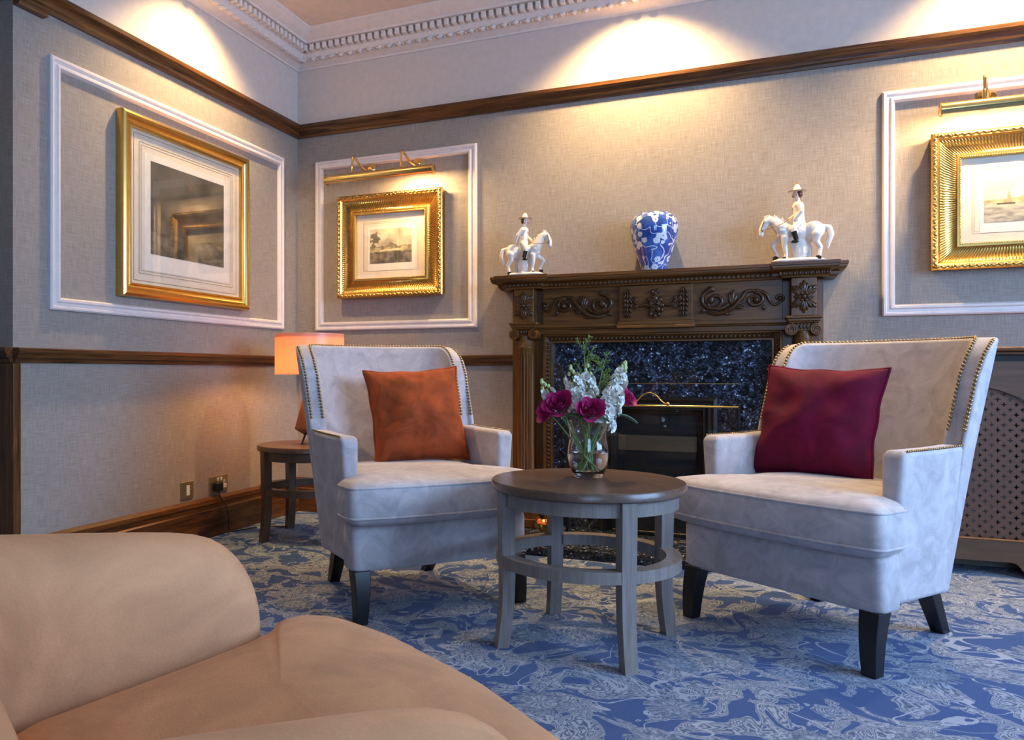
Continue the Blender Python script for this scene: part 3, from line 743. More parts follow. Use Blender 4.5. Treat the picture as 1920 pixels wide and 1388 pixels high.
# front board with an arched opening and shaped foot: polygon ring strips
def arch(x): return .768-1.45*x*x
xs = [-.245+.49*k/24 for k in range(25)]
mb = MB()
def strip(pa, pb):   # solid strip between two polylines in xz
    v = []; 
    for (xa, za), (xb, zb) in zip(pa, pb): v += [(xa, YFt, za), (xb, YFt, zb), (xa, YFt+.018, za), (xb, YFt+.018, zb)]
    f = []
    for k in range(len(pa)-1):
        a = 4*k; f += [(a, a+1, a+5, a+4), (a+2, a+6, a+7, a+3), (a, a+4, a+6, a+2), (a+1, a+3, a+7, a+5)]
    f += [(0, 2, 3, 1), (4*len(pa)-4, 4*len(pa)-3, 4*len(pa)-1, 4*len(pa)-2)]
    mb.add(v, f)
strip([(x, arch(x)) for x in xs], [(x, .860) for x in xs])
def foot(x):
    ax_ = abs(x); return 0 if ax_ > .235 else (.062 if ax_ < .17 else .062*(.5+.5*math.cos(PI*(ax_-.17)/.065)))
xs2 = sorted(set([-HW, HW]+[-.24+.48*k/40 for k in range(41)]))
strip([(x, foot(x)) for x in xs2], [(x, .148) for x in xs2])
for s in (-1, 1): strip([(s*.245, .148), (s*.245, .681)], [(s*HW, .148), (s*HW, .86)]); strip([(s*.245, .681), (s*.2451, .70)], [(s*HW, .86), (s*HW, .861)])
mb.build('front_board', M['tan_wood'], rc, smooth=30)
MB().tube([(-.245, YFt-.001, .68)]+[(-.245, YFt-.001, .165), (-.23, YFt-.001, .150), (.23, YFt-.001, .150), (.245, YFt-.001, .165)]+[(.245, YFt-.001, .68)], .004, 6).build('grille_bead', M['lamp_wood'], rc, smooth=60)
# pierced grille: lattice of four-pointed star holes built as real openings
hd_ = .0205; mb = MB()
def cell(cx_, cz_):     # diamond of sheet metal with a four-pointed star hole
    o = [(hd_, 0), (hd_/2, hd_/2), (0, hd_), (-hd_/2, hd_/2), (-hd_, 0), (-hd_/2, -hd_/2), (0, -hd_), (hd_/2, -hd_/2)]
    st = []
    for k in range(8):
        a = math.atan2(o[k][1], o[k][0]); r = .0112 if k % 2 == 0 else .0046
        st.append((r*math.cos(a), r*math.sin(a)))
    v = [(cx_+p[0], -.186, cz_+p[1]) for p in o]+[(cx_+p[0], -.186, cz_+p[1]) for p in st]+[(cx_+p[0], -.182, cz_+p[1]) for p in st]
    f = []
    for k in range(8): j = (k+1) % 8; f += [(k, j, 8+j, 8+k), (8+k, 8+j, 16+j, 16+k)]
    mb.add(v, f)
for j in range(33):
    for i in range(13):
        x, z = -.246+2*hd_*i+(hd_ if j % 2 else 0), .135+hd_*j
        if abs(x) < .262 and z < arch(x)+.018: cell(x, z)
g = mb.build('pierced_grille', M['grille_metal'], rc, smooth=20)
# the radiator behind the grille
for k in range(9): MB().box(-.27+k*.06, -.225+k*.06, -.13, -.05, .10, .72).build('radiator_section', M['white_plastic'], rc, bevel=.01)

# ================================================================== SOCKETS
t = thing('light_switch', 'single brass plate with white rocker low on the left wall', 'switch', (0, -.990, .253), PI/2)
MB().box(-.043, .043, -.007, 0, -.043, .043).build('plate', M['steel_plate'], t, bevel=.003)
MB().box(-.012, .012, -.011, -.007, -.024, .024).build('rocker', M['white_plastic'], t, bevel=.002)
t = thing('wall_socket', 'double brass wall socket low on the left wall near the side table', 'socket', (0, -.751, .253), PI/2)
MB().box(-.073, .073, -.007, 0, -.043, .043).build('plate', M['steel_plate'], t, bevel=.003)
for x in (-.012, .014): MB().box(x-.007, x+.007, -.011, -.007, .016, .034).build('rocker', M['white_plastic'], t, bevel=.002)
so = MB().box(.022, .062, -.0085, -.007, -.022, -.004).box(.036, .048, -.0085, -.007, -.004, .018).build('outlet', M['white_plastic'], t)
MB().box(.028, .034, -.0088, -.0085, -.017, -.011).box(.050, .056, -.0088, -.0085, -.017, -.011).box(.0395, .0445, -.0088, -.0085, .002, .011).build('slot', M['black_plastic'], so)
t = thing('plug', 'black three-pin plug with trailing cable in the wall socket', 'plug', (.0075, -.776, .245), PI/2)
MB().box(-.025, .025, -.030, -.001, -.026, .022).build('plug_body', M['black_plastic'], t, bevel=.008)
MB().tube(spline([(0, -.018, -.025), (.002, -.022, -.05), (.02, -.05, -.11), (.03, -.055, -.19), (.05, -.045, -.232), (.12, -.06, -.237), (.20, -.09, -.237), (.26, -.16, -.237), (.30, -.25, -.237)], 8), .0032, 6).build('cable', M['black_plastic'], t, smooth=60)
tag(MB().box(-.012, .012, -.008, .008, 0, .010).build('cable_clip', M['white_plastic'], loc=(.11, -.56, 0), bevel=.002), 'tiny white cable clip on the carpet by the skirting', 'clip')

# ================================================================== TABLES AND LAMP
def round_table(label, loc, r, zt, rz, mtop, mleg):
    t = thing('round_table', label, 'table', loc, rz)
    k = r/.291
    MB().lathe([(0, zt-.028), (r-.006, zt-.028), (r, zt-.024), (r, zt-.005), (r-.004, zt), (0, zt)], 72).build('tabletop', mtop, t, smooth=40)
    # apron in four curved pieces between the legs; stretcher ring likewise
    def arc(ri, ro, z0, z1, a0, a1, n=14):
        rings = []
        for q in range(n+1):
            a = a0+(a1-a0)*q/n; c, s = math.cos(a), math.sin(a)
            rings.append([(ri*c, ri*s, z0), (ro*c, ro*s, z0), (ro*c, ro*s, z1), (ri*c, ri*s, z1)])
        return MB().loft(rings)
    ga = .088/k
    for q in range(4):
        arc(.246*k, .268*k, zt-.070, zt-.028, q*PI/2+ga, (q+1)*PI/2-ga).build('apron', mleg, t, smooth=30)
        arc(.232*k, .276*k, zt*.490, zt*.490+.034, q*PI/2+ga*.9, (q+1)*PI/2-ga*.9).build('stretcher', mleg, t, smooth=30)
    for q in range(4):
        rings = []
        for j in range(13):
            z = (zt-.028)*(1-j/12); u = j/12
            rc_ = (.256+.004*math.cos(u*PI)+.022*max(0, u-.45)**2/.3)*k; wd = (.0225-.003*u); dp = (.021-.003*u)
            rings.append([(rc_-dp, -wd, z), (rc_+dp, -wd, z), (rc_+dp, wd, z), (rc_-dp, wd, z)])
        lg = MB().loft(rings, M=R(q*PI/2, 'Z')).build('leg', mleg, t, smooth=30)
    return t
A0 = math.atan2(-.203, .1445)
round_table('round grey-brown wooden coffee table carrying the flower vase between the armchairs', (2.026, -1.595, 0), .291, .490, A0, M['table_top'], M['table_grey'])
round_table('small round wooden side table in the room corner under the lamp', (.452, -.613, 0), .258, .460, math.atan2(-.18, -.12), M['side_wood'], M['side_wood'])
t = thing('table_lamp', 'lit table lamp with salmon drum shade on the corner side table', 'lamp', (.452, -.613, .4605))
sh = MB(); n = 64
sh.loft([[(rr*math.cos(2*PI*k/n), rr*math.sin(2*PI*k/n), z) for k in range(n)] for rr, z in ((.170, .346), (.171, .346), (.171, .546), (.170, .546), (.168, .546), (.168, .346), (.170, .346))], cap0=False, cap1=False)
sh.build('lamp_shade', M['shade'], t, smooth=40)
MB().lathe([(.168, .528), (.169, .531), (.169, .534), (.0, .534), (0, .528)], 48).build('diffuser', M['shade'], t, smooth=40)
# faceted wooden body on small black feet
MB().lathe([(.028, .045), (.075, .075), (.030, .250), (.012, .262)], 5).build('lamp_body', M['lamp_wood'], t, bevel=.003)
MB().lathe([(.010, .255), (.010, .355), (.016, .36), (.010, .363)], 14).build('lamp_stem', M['brass'], t, smooth=40)
for k in range(3): a = k*2*PI/3+.5; MB().tube([(.035*math.cos(a), .035*math.sin(a), .060), (.072*math.cos(a), .072*math.sin(a), .003)], [.005, .004], 7).build('foot', M['black_metal'], t, smooth=60)
MB().ball((0, 0, .460), (.028, .028, .036), 14, 10).build('bulb', M['white_plastic'], t, smooth=180)
light('table_lamp_light', 'POINT', (.452, -.613, .4605+.385), (0, 0, 0), 11, (1, .50, .19), shadow_soft_size=.03)

# ================================================================== ARMCHAIRS
def rounded_poly(pts, r, n=5):
    out = []; N = len(pts)
    for i in range(N):
        p0, p1, p2 = Vector(pts[i-1]), Vector(pts[i]), Vector(pts[(i+1) % N])
        d0, d1 = (p0-p1), (p2-p1); q = min(r, d0.length*.45, d1.length*.45)
        a, b = p1+d0.normalized()*q, p1+d1.normalized()*q
        for k in range(n+1):
            t = k/n; out.append(tuple((1-t)**2*a+2*t*(1-t)*p1+t*t*b))
    return out
def cushion_slab(outline, rings_spec, center):
    rings = []
    for sc, z in rings_spec:
        rings.append([(center[0]+(x-center[0])*sc[0], center[1]+(y-center[1])*sc[1], z+0) for x, y in outline])
    return rings
# back shell geometry, local: x width, y backwards, z up ; origin between the front feet
ZT = .925; HWO = .345
def shell_path(z, inner):
    zz = max(z, .60)
    lo = max(0, .60-z)/.43
    bw = .42+.36*(zz-.60)-.05*lo
    bs = bw+.018; bc = .50+.38*(z-.17)
    flare = .010*max(0, z-.6)/.3
    hw = HWO+flare-.036*lo
    if inner: hw -= .066; bc -= .085
    pts = [(hw, bw), (hw, bs)]
    for k in range(1, 48):
        th = PI/2*(1-k/24.0)   # from +90 to -90
        sx = math.copysign(abs(math.sin(th))**.80, math.sin(th)); cy_ = abs(math.cos(th))**.95
        pts.append((hw*sx, bs+(bc-bs)*cy_))
    pts += [(-hw, bs), (-hw, bw)]
    return pts
def top_z(i, n, pts):
    # arc length from the nearest wing front
    L = 0; j = 0
    half = i if i <= (n-1)/2 else n-1-i
    q = 0
    for k in range(half): q += (Vector(pts[k+1])-Vector(pts[k])).length
    Rr = .115
    if q >= Rr: return ZT
    return ZT-Rr+math.sqrt(max(0, Rr*Rr-(Rr-q)**2))
def armchair(label, loc, ang, cushion=None):
    t = thing('armchair', label, 'armchair', loc, ang, 'grey velvet armchairs')
    V = M['velvet_grey']
    # ---- backrest shell
    ref = shell_path(.80, False); n = len(ref); nz = 16
    tz = [top_z(i, n, ref) for i in range(n)]
    def surf(inner, zb):
        g = []
        for j in range(nz+1):
            row = []
            for i in range(n):
                z = zb+(tz[i]-zb)*j/nz; p = shell_path(z, inner)[i]; row.append((p[0], p[1], z))
            g.append(row)
        return g
    go, gi = surf(False, .172), surf(True, .172)
    # outer and inner share bottom; ring per column: outer bottom..top, inner top..bottom
    rings = []
    for i in range(n): rings.append([go[j][i] for j in range(nz+1)]+[gi[j][i] for j in range(nz, -1, -1)])
    MB().loft(rings, closed=True).build('backrest', V, t, bevel=.014, segs=3)
    rim_o = [Vector(go[nz][i]) for i in range(n)]; rim_i = [Vector(gi[nz][i]) for i in range(n)]
    # wing fronts below the fillet: columns 0 and n-1
    front_o = [[Vector(go[j][c]) for j in range(nz+1)] for c in (0, n-1)]; front_i = [[Vector(gi[j][c]) for j in range(nz+1)] for c in (0, n-1)]
    nails = MB()
    def nail_row(pts, pitch=.0128, r=.0056):
        L = 0; nxt = 0
        for a, b in zip(pts[:-1], pts[1:]):
            d = (b-a).length
            while nxt <= L+d:
                nails.ball(tuple(a+(b-a)*((nxt-L)/max(d, 1e-6))), r, 7, 5); nxt += pitch
            L += d
    fwd = Vector((0, -1, 0))
    def band(f, lift):
        out = []
        for c, (fo, fi) in enumerate(zip(front_o, front_i)):
            pass
        path = [front_i[0][j].lerp(front_o[0][j], f)+fwd*lift for j in range(nz+1) if front_o[0][j].z > .612]
        path += [rim_i[i].lerp(rim_o[i], f)+Vector((0, -lift*.6 if i in (1, 2, n-2, n-3) else 0, lift)) for i in range(1, n-1)]
        path += [front_i[1][j].lerp(front_o[1][j], f)+fwd*lift for j in range(nz, -1, -1) if front_o[1][j].z > .612]
        return path
    nail_row(band(.16, .001))
    full = band(.84, .001)
    k = [i for i, p in enumerate(full) if p.z > ZT-.012]
    nail_row(full[:k[0]+1]); nail_row(full[k[-1]:])
    # ---- arms (with the outer side panels)
    for s in (-1, 1):
        rings = []
        for y, zt_ in ((.115, .592), (.135, .602), (.30, .602), (.432, .606)):
            xi, xo = .272, HWO-.008+.012*(y-.1)
            rings.append([(s*xi, y, .172), (s*(xo-.030), y-(.04 if y > .4 else 0), .172), (s*xo, y, zt_), (s*xi, y, zt_)])
        arm = MB().loft(rings).build('arm', V, t, bevel=.016, segs=3)
        xo = HWO-.012
        nail_row([Vector((s*xo, .14, .6015)), Vector((s*xo, .30, .602)), Vector((s*(xo+.004), .43, .6055))], .011, .0038)
    nails.build('nailhead_trim', M['nail'], t, smooth=180, kind='stuff')
    # ---- seat base / front rail
    ol = rounded_poly([(-.332, .018), (.332, .018), (.332, .12), (.270, .13), (.270, .44), (-.270, .44), (-.270, .13), (-.332, .12)], .030)
    MB().loft(cushion_slab(ol, [((.97, .96), .168), ((1, 1), .180), ((1, 1), .305), ((.985, .985), .318), ((.94, .94), .324)], (0, .22))).build('seat_base', V, t, smooth=50)
    # ---- T-shaped seat cushion
    ol = rounded_poly([(-.362, -.040), (-.18, -.064), (0, -.070), (.18, -.064), (.362, -.040), (.362, .095), (.266, .108), (.266, .500), (.13, .535), (-.13, .535), (-.266, .500), (-.266, .108), (-.362, .095)], .032)
    spec = [((.90, .90), .325), ((.955, .955), .334), ((.988, .988), .350), ((1, 1), .364), ((1.006, 1.006), .400), ((1, 1), .444), ((.985, .985), .456), ((.93, .93), .466), ((.8, .8), .474), ((.55, .55), .481), ((.25, .25), .484)]
    sc_ = MB().loft(cushion_slab(ol, spec, (0, .22))).build('seat_cushion', V, t, smooth=60)
    for z in (.449, .353):
        MB().tube([(x*.997, .22+(y-.22)*.997, z) for x, y in ol]+[(ol[0][0]*.997, .22+(ol[0][1]-.22)*.997, z)], .0042, 6).build('piping', V, sc_, smooth=60)
    # ---- legs
    for s in (-1, 1):
        rings = []
        for u in (0, .25, .5, .75, 1):
            z = .172*(1-u); c = (s*(.296+.006*u), .048-.012*math.sin(u*PI)*.6-.022*u); q = .029-.009*u
            rings.append([(c[0]-q, c[1]-q, z), (c[0]+q, c[1]-q, z), (c[0]+q, c[1]+q, z), (c[0]-q, c[1]+q, z)])
        MB().loft(rings).build('leg', M['black_leg'], t, bevel=.003)
        rings = []
        for u in (0, .5, 1):
            z = .180*(1-u); c = (s*(.215-.012*u), .455+.120*u); q = .027-.007*u
            rings.append([(c[0]-q, c[1]-q, z), (c[0]+q, c[1]-q, z), (c[0]+q, c[1]+q, z), (c[0]-q, c[1]+q, z)])
        MB().loft(rings).build('leg', M['black_leg'], t, bevel=.003)
    return t
angR = math.atan2(-.588, .809); angL = math.atan2(.749, .663)
armchair('grey velvet armchair with studded edge holding the wine red cushion', (2.53, -1.425, 0), angR)
armchair('grey velvet armchair with studded edge holding the rust orange cushion', (1.541, -1.530, 0), angL)

def pillow(name, label, mat, chair_loc, ang, lx, ly, lz, size, tilt, roll, seed, yaw, th=.088):
    t = thing(name, label, 'cushion', (0, 0, 0))
    t.matrix_world = T(*chair_loc) @ R(ang, 'Z') @ T(lx, ly, lz) @ R(yaw, 'Z') @ R(tilt, 'X') @ R(roll, 'Y')
    N = 44; mb = MB(); front, back = [], []
    def pt(i, j, sg):
        u, v = i/N*2-1, j/N*2-1
        # corners pulled out, edges drawn in
        ex = 1-.085*(1-abs(v)**2.4)+.012*math.sin(9*v+seed)*(1-v*v); ez = 1-.085*(1-abs(u)**2.4)+.012*math.sin(8*u+2*seed)*(1-u*u)
        e = max(abs(u), abs(v)); d = (max(0, (1-u*u))*max(0, (1-v*v)))**.42
        wr_ = .022*mnoise.noise(Vector((u*2.0, v*2.0, seed)))+.016*mnoise.noise(Vector((4*math.atan2(v, u), e*1.2, seed)))*e*e
        return (u*size/2*ex, sg*(th*d+wr_*d), v*size/2*ez)
    rings = []
    for sg in (-1, 1):
        base_ = len(mb.v); mb.v += [pt(i, j, sg) for j in range(N+1) for i in range(N+1)]
        for j in range(N):
            for i in range(N):
                a = base_+j*(N+1)+i; q = (a, a+1, a+N+2, a+N+1); mb.f.append(q if sg < 0 else q[::-1])
    mb.build('cover', mat, t, smooth=180)
    e = [pt(i, 0, 1) for i in range(N)]+[pt(N, j, 1) for j in range(N)]+[pt(N-i, N, 1) for i in range(N)]+[pt(0, N-j, 1) for j in range(N+1)]
    MB().tube(e, .0045, 6, up=(0, 1, 0)).build('piping', mat, t, smooth=60)
    return t
pillow('velvet_cushion', 'square wine red velvet cushion on the right armchair', M['velvet_wine'], (2.53, -1.425, 0), angR, -.105, .415, .650, .395, -.33, .03, 1.0, .20)
pillow('velvet_cushion', 'square rust orange velvet cushion on the left armchair', M['velvet_rust'], (1.541, -1.530, 0), angL, .085, .420, .650, .385, -.33, -.05, 5.0, -.16)

# ================================================================== TAN CHAIR IN THE FOREGROUND
tc = thing('tub_chair', 'tan velvet tub chair with rounded arms in the near left foreground', 'armchair', (2.02, -3.17, 0), math.radians(53)-PI/2)
TV = M['velvet_tan']
AW = .388
def tan_arm(s):
    rings = []; N = 14
    ys = [-.56, -.45, -.35, -.25, -.15, -.06, -.02, .005, .020, .028]
    for y in ys:
        zt = .555+.08*max(0, (-y)); k = 1.0
        if y > -.08: k = math.sqrt(max(.02, 1-((y+.08)/.112)**2))
        hw = .085*(.55+.45*k); zt = .20+(zt-.20)*(.62+.38*k)
        ring = [(s*AW-hw, y, .14)]
        for q in range(N+1):
            a = PI-PI*q/N; ring.append((s*AW+hw*math.cos(a), y, zt-hw*1.15+hw*1.15*math.sin(a)))
        ring.append((s*AW+hw, y, .14)); rings.append(ring)
    MB().loft(rings).build('arm', TV, tc, smooth=70, sub=1)
for s in (-1, 1): tan_arm(s)
rings = []
for x in (-.305, -.295, -.27, -.22, -.15, -.07, 0, .07, .15, .22, .27, .295, .305):
    k = math.sqrt(max(.0, 1-(max(0, abs(x)-.07)/.237)**2)); zt = .46+.25*k
    fy = lambda z: -.335-.035*(1-k)-.50*(z-.36)
    rings.append([(x, fy(.30), .30), (x, fy(.38)+.012*k, .38), (x, fy(.44)+.022*k, .44), (x, fy(zt-.05)+.010*k, zt-.05), (x, fy(zt)-.03, zt), (x, fy(zt)-.09, zt), (x, fy(zt)-.14, zt-.05), (x, -.56, .36), (x, -.54, .14), (x, -.37, .14)])
MB().loft(rings).build('backrest', TV, tc, smooth=70, sub=1)
ol = rounded_poly([(-.298, -.36), (.298, -.36), (.299, -.10), (.305, .0), (.335, .045), (.385, .075), (.400, .125), (.36, .175), (.22, .215), (0, .232), (-.22, .215), (-.36, .175), (-.400, .125), (-.385, .075), (-.335, .045), (-.305, .0), (-.299, -.10)], .04)
spec = [((.97, .97), .262), ((1, 1), .275), ((1.004, 1.004), .33), ((1, 1), .372), ((.975, .975), .392), ((.90, .90), .406), ((.75, .75), .414), ((.45, .45), .420), ((.2, .2), .422)]
rgs = [[(x, y, z-.19*max(0, -y+.0)*max(0, min(1, (z-.27)/.1))) for x, y, z in r] for r in cushion_slab(ol, spec, (0, -.06))]
MB().loft(rgs).build('seat_cushion', TV, tc, smooth=70)
ol2 = rounded_poly([(-.43, -.52), (.43, -.52), (.43, .17), (.22, .232), (0, .245), (-.22, .232), (-.43, .17)], .05)
MB().loft(cushion_slab(ol2, [((.98, .98), .12), ((1, 1), .14), ((1, 1), .255), ((.985, .985), .262)], (0, -.1))).build('seat_base', TV, tc, smooth=60)
for sx in (-1, 1):
    for y in (-.42, .14): MB().lathe([(.016, 0), (.024, .12)], 14, c=(sx*.35, y)).build('leg', M['black_leg'], tc, smooth=40)

# ================================================================== VASE ON THE MANTEL
t = tag(MB().lathe([(.0, 0), (.058, 0), (.060, .004), (.064, .03), (.084, .09), (.103, .150), (.111, .195), (.110, .222), (.102, .246), (.088, .262), (.076, .269), (.072, .273), (.066, .273), (.068, .266), (.09, .24), (.10, .2), (.05, .02), (0, .02)], 48).build('porcelain_vase', M['vase'], loc=(2.045, -.095, 1.3005), smooth=50), 'blue and white porcelain vase with blossom branches on the mantel shelf', 'vase')

# ================================================================== POTTERY RIDERS
def capsule(mb, a, b, ra, rb, n=10):
    a, b = Vector(a), Vector(b); mb.ball(tuple(a), ra, n, 7); mb.ball(tuple(b), rb, n, 7)
    mb.tube([tuple(a), tuple(b)], [ra, rb], n)
def chain(mb, pts, rs):
    for i in range(len(pts)-1): capsule(mb, pts[i], pts[i+1], rs[i], rs[i+1])
def figurine(label, loc, d, sc, head_down):
    t = thing('pottery_rider', label, 'figurine', loc, 0); t.scale = (sc*d, sc, sc)
    H = MB()     # horse facing +x
    H.ball((-.062, 0, .140), (.046, .032, .044), 14, 10); H.ball((.0, 0, .138), (.055, .029, .036), 14, 10); H.ball((.052, 0, .138), (.038, .031, .044), 14, 10)
    hp = [(.060, 0, .150), (.085, 0, .190), (.102, 0, .215), (.122, 0, .218)] if not head_down else [(.060, 0, .150), (.090, 0, .185), (.112, 0, .198), (.128, 0, .192)]
    chain(H, hp, [.034, .026, .021, .019])
    hx, hz = hp[-1][0], hp[-1][2]
    chain(H, [(hx, 0, hz), (hx+.020, 0, hz-.032), (hx+.022, 0, hz-.058)], [.019, .0135, .0105])
    for q in (-1, 1): H.ball((hx-.010, q*.010, hz+.022), (.005, .004, .011), 6, 5)
    # legs: near front straight, far front raised, both hind legs jointed
    chain(H, [(.052, -.014, .115), (.054, -.016, .075), (.048, -.016, .040), (.052, -.016, .024)], [.020, .012, .0085, .010])
    chain(H, [(.066, .012, .115), (.098, .012, .092), (.104, .012, .082), (.084, .012, .044), (.088, .012, .034)], [.018, .012, .0105, .008, .009])
    for y, dx in ((-.016, -.004), (.014, .034)):
        chain(H, [(-.070+dx*.5, y, .125), (-.066+dx, y, .092), (-.084+dx, y, .066), (-.078+dx, y, .026)], [.025, .015, .010, .0095])
    # tail
    chain(H, [(-.100, 0, .158), (-.122, 0, .150), (-.130, 0, .120), (-.118, 0, .085), (-.116, 0, .062)], [.010, .013, .014, .012, .007])
    # rockwork support and base
    H.ball((-.005, 0, .060), (.034, .020, .055), 12, 9); H.ball((.014, .004, .085), (.022, .016, .04), 10, 8)
    H.ball((-.005, 0, .012), (.105, .038, .014), 20, 8); H.ball((-.05, 0, .012), (.05, .036, .013), 16, 8); H.ball((.05, 0, .012), (.055, .036, .014), 16, 8)
    # rider: seat, torso, neck, arms, thighs
    H.ball((-.004, 0, .180), (.026, .027, .024), 12, 8)
    chain(H, [(-.004, 0, .190), (-.002, 0, .225), (.0, 0, .252)], [.024, .023, .025]); chain(H, [(0, -.018, .256), (0, .018, .256)], [.016, .016])
    chain(H, [(.0, 0, .265), (.002, 0, .288)], [.010, .010])
    chain(H, [(0, .026, .256), (.008, .034, .222), (.034, .022, .200)], [.012, .0095, .0085])
    if head_down: chain(H, [(-.002, -.027, .256), (-.012, -.036, .224), (.014, -.028, .190)], [.012, .0100, .0085])
    else: chain(H, [(-.004, -.027, .256), (-.030, -.034, .222), (-.044, -.026, .186)], [.012, .0100, .0085])
    for q in (-1, 1): chain(H, [(-.002, q*.018, .176), (.020, q*.033, .150), (.016, q*.036, .128)], [.019, .0135, .0105])
    body = H.build('body', M['china'], t, smooth=180)
    rm = body.modifiers.new('remesh', 'REMESH'); rm.mode = 'VOXEL'; rm.voxel_size = .0030; rm.use_smooth_shade = True
    sm = body.modifiers.new('smooth', 'SMOOTH'); sm.factor = .5; sm.iterations = 4
    # mane ridge
    m = MB()
    for k in range(8):
        q = k/7; i = min(2, int(q*3)); f = q*3-i; a, b = Vector(hp[i]), Vector(hp[i+1]); p = a.lerp(b, f); nrm = Vector((-(b-a).z, 0, (b-a).x)).normalized(); p = p+nrm*([.034, .026, .021, .019][i]*.93)
        m.ball((0, 0, 0), (.0035, .006, .010), 6, 5, T(*p) @ R(.5, 'Y'))
    m.build('mane', M['china'], t, smooth=180)
    hd = MB().ball((.005, 0, .304), (.0165, .0150, .0200), 14, 10).ball((.021, 0, .302), (.005, .0035, .0055), 7, 5).ball((.004, .0155, .302), (.004, .003, .006), 6, 5).ball((.004, -.0155, .302), (.004, .003, .006), 6, 5).build('head', M['china_skin'], t, smooth=180)
    f = MB().ball((.0205, 0, .295), (.0035, .0075, .0024), 7, 5)
    for q in (-1, 1): f.ball((.0195, q*.0065, .307), (.0018, .0026, .0015), 6, 4)
    f.build('moustache_and_eyes', M['china_hair'], hd, smooth=180)
    MB().ball((-.004, 0, .306), (.0150, .0168, .0175), 12, 8).build('hair', M['china_hair'], hd, smooth=180)
    hat = MB().lathe([(.0, .316), (.034, .317), (.036, .320), (.020, .322), (.017, .328), (.010, .345), (.003, .352), (0, .352)], 18, T(.004, 0, 0)).build('hat', M['china'], t, smooth=40)
    MB().lathe([(.0365, .3175), (.0375, .3195), (.0365, .3205)], 18, T(.004, 0, 0)).build('hat_brim_line', M['china_gold'], hat, smooth=40)
    MB().ball((.004, 0, .352), (.005, .005, .007), 7, 5).build('plume', M['china_gold'], hat, smooth=180)
    MB().lathe([(.0225, .2015), (.0228, .2045), (.0225, .2075)], 18, T(-.003, 0, 0)).build('belt', M['china_gold'], t, smooth=40)
    MB().tube(spline([(.012, -.018, .262), (.021, -.006, .240), (.016, .016, .212)], 6), .0022, 6).build('sash', M['china_gold'], t, smooth=60)
    for q in (-1, 1):
        b = MB(); b.tube([(.018, q*.0365, .136), (.008, q*.038, .098)], [.0118, .0098], 12); b.ball((.014, q*.038, .092), (.016, .0085, .008), 10, 6); b.build('boot', M['china_black'], t, smooth=60)
    for x, y, z in ((.054, -.016, .018), (.091, .012, .026), (-.080, -.016, .018), (-.042, .014, .018)):
        MB().lathe([(.0125, -.006), (.0115, .006), (.0095, .010)], 10, T(x, y, z)).build('hoof', M['china_black'], t, smooth=40)
    br = MB()
    br.tube(spline([(hx+.010, -.0185, hz+.008), (hx+.021, -.014, hz-.034), (hx+.010, -.012, hz-.046)], 5), .0016, 5)
    br.tube(spline([(hx+.018, -.0145, hz-.040), (.070, -.0330, .172), (.034, -.034, .196)], 6), .0015, 5)
    for y in (-1, 1): br.ball((hx+.011, y*.0165, hz-.006), (.0035, .002, .0030), 6, 5)
    br.build('bridle', M['china_gold'], t, smooth=60)
    return t
figurine('white pottery horse and rider facing right, left end of the mantel', (1.415, -.125, 1.3005), 1, .92, False)
figurine('white pottery horse and rider facing left, right end of the mantel', (2.665, -.125, 1.3005), -1, 1.0, True)

# ================================================================== FLOWERS
RT = Vector((math.cos(YAW), math.sin(YAW), 0)); TOW = Vector((math.sin(YAW), -math.cos(YAW), 0))
VC = Vector((2.020, -1.545, .4905))
gv = thing('glass_vase', 'clear flared glass vase of cut flowers on the coffee table', 'vase', VC)
prof = [(0, 0), (.042, 0), (.046, .006), (.058, .035), (.0645, .065), (.0620, .095), (.0570, .122), (.0580, .145), (.0640, .166), (.0690, .176)]
inn = [(.0670, .176), (.0620, .166), (.0560, .145), (.0550, .122), (.0600, .095), (.0625, .065), (.0560, .037), (.044, .014), (0, .012)]
MB().lathe(prof+inn, 48).build('glass_body', M['glass'], gv, smooth=60)
MB().lathe([(0, .0125), (.0435, .0145), (.0555, .0375), (.0618, .065), (.0610, .080), (0, .080)], 40).build('water', M['water'], gv, smooth=40)
def P(lat, tow, z): return VC+RT*lat+TOW*tow+Vector((0, 0, z))
def stem_to(t, tip, foot, r=.0026):
    tip, foot = Vector(tip)-Vector(t.location), Vector(foot)-Vector(t.location)
    rim = (tip*.45+foot*.55)
    pts = spline([tuple(foot), tuple(foot.lerp(tip, .45)), tuple(foot.lerp(tip, .75)+Vector((0, 0, .004))), tuple(tip)], 6)
    MB().tube(pts, r, 7).build('stem', M['stem'], t, smooth=60)
def petal(mb, Mx, w, h, cup, lip):
    n = 5; v = []
    for j in range(n+1):
        for i in range(n+1):
            u, q = i/n*2-1, j/n
            wd = w*math.sin(PI*min(1, .12+q*.72))**.7
            y = -cup*(u*u)*1.0 + lip*q*q*q
            v.append((u*wd, -cup*(1-q)*.3+cup*u*u*.9-lip*q**3, h*q-.10*h*u*u))
    f = [(j*(n+1)+i, j*(n+1)+i+1, (j+1)*(n+1)+i+1, (j+1)*(n+1)+i) for j in range(n) for i in range(n)]
    mb.add(v, f, Mx)
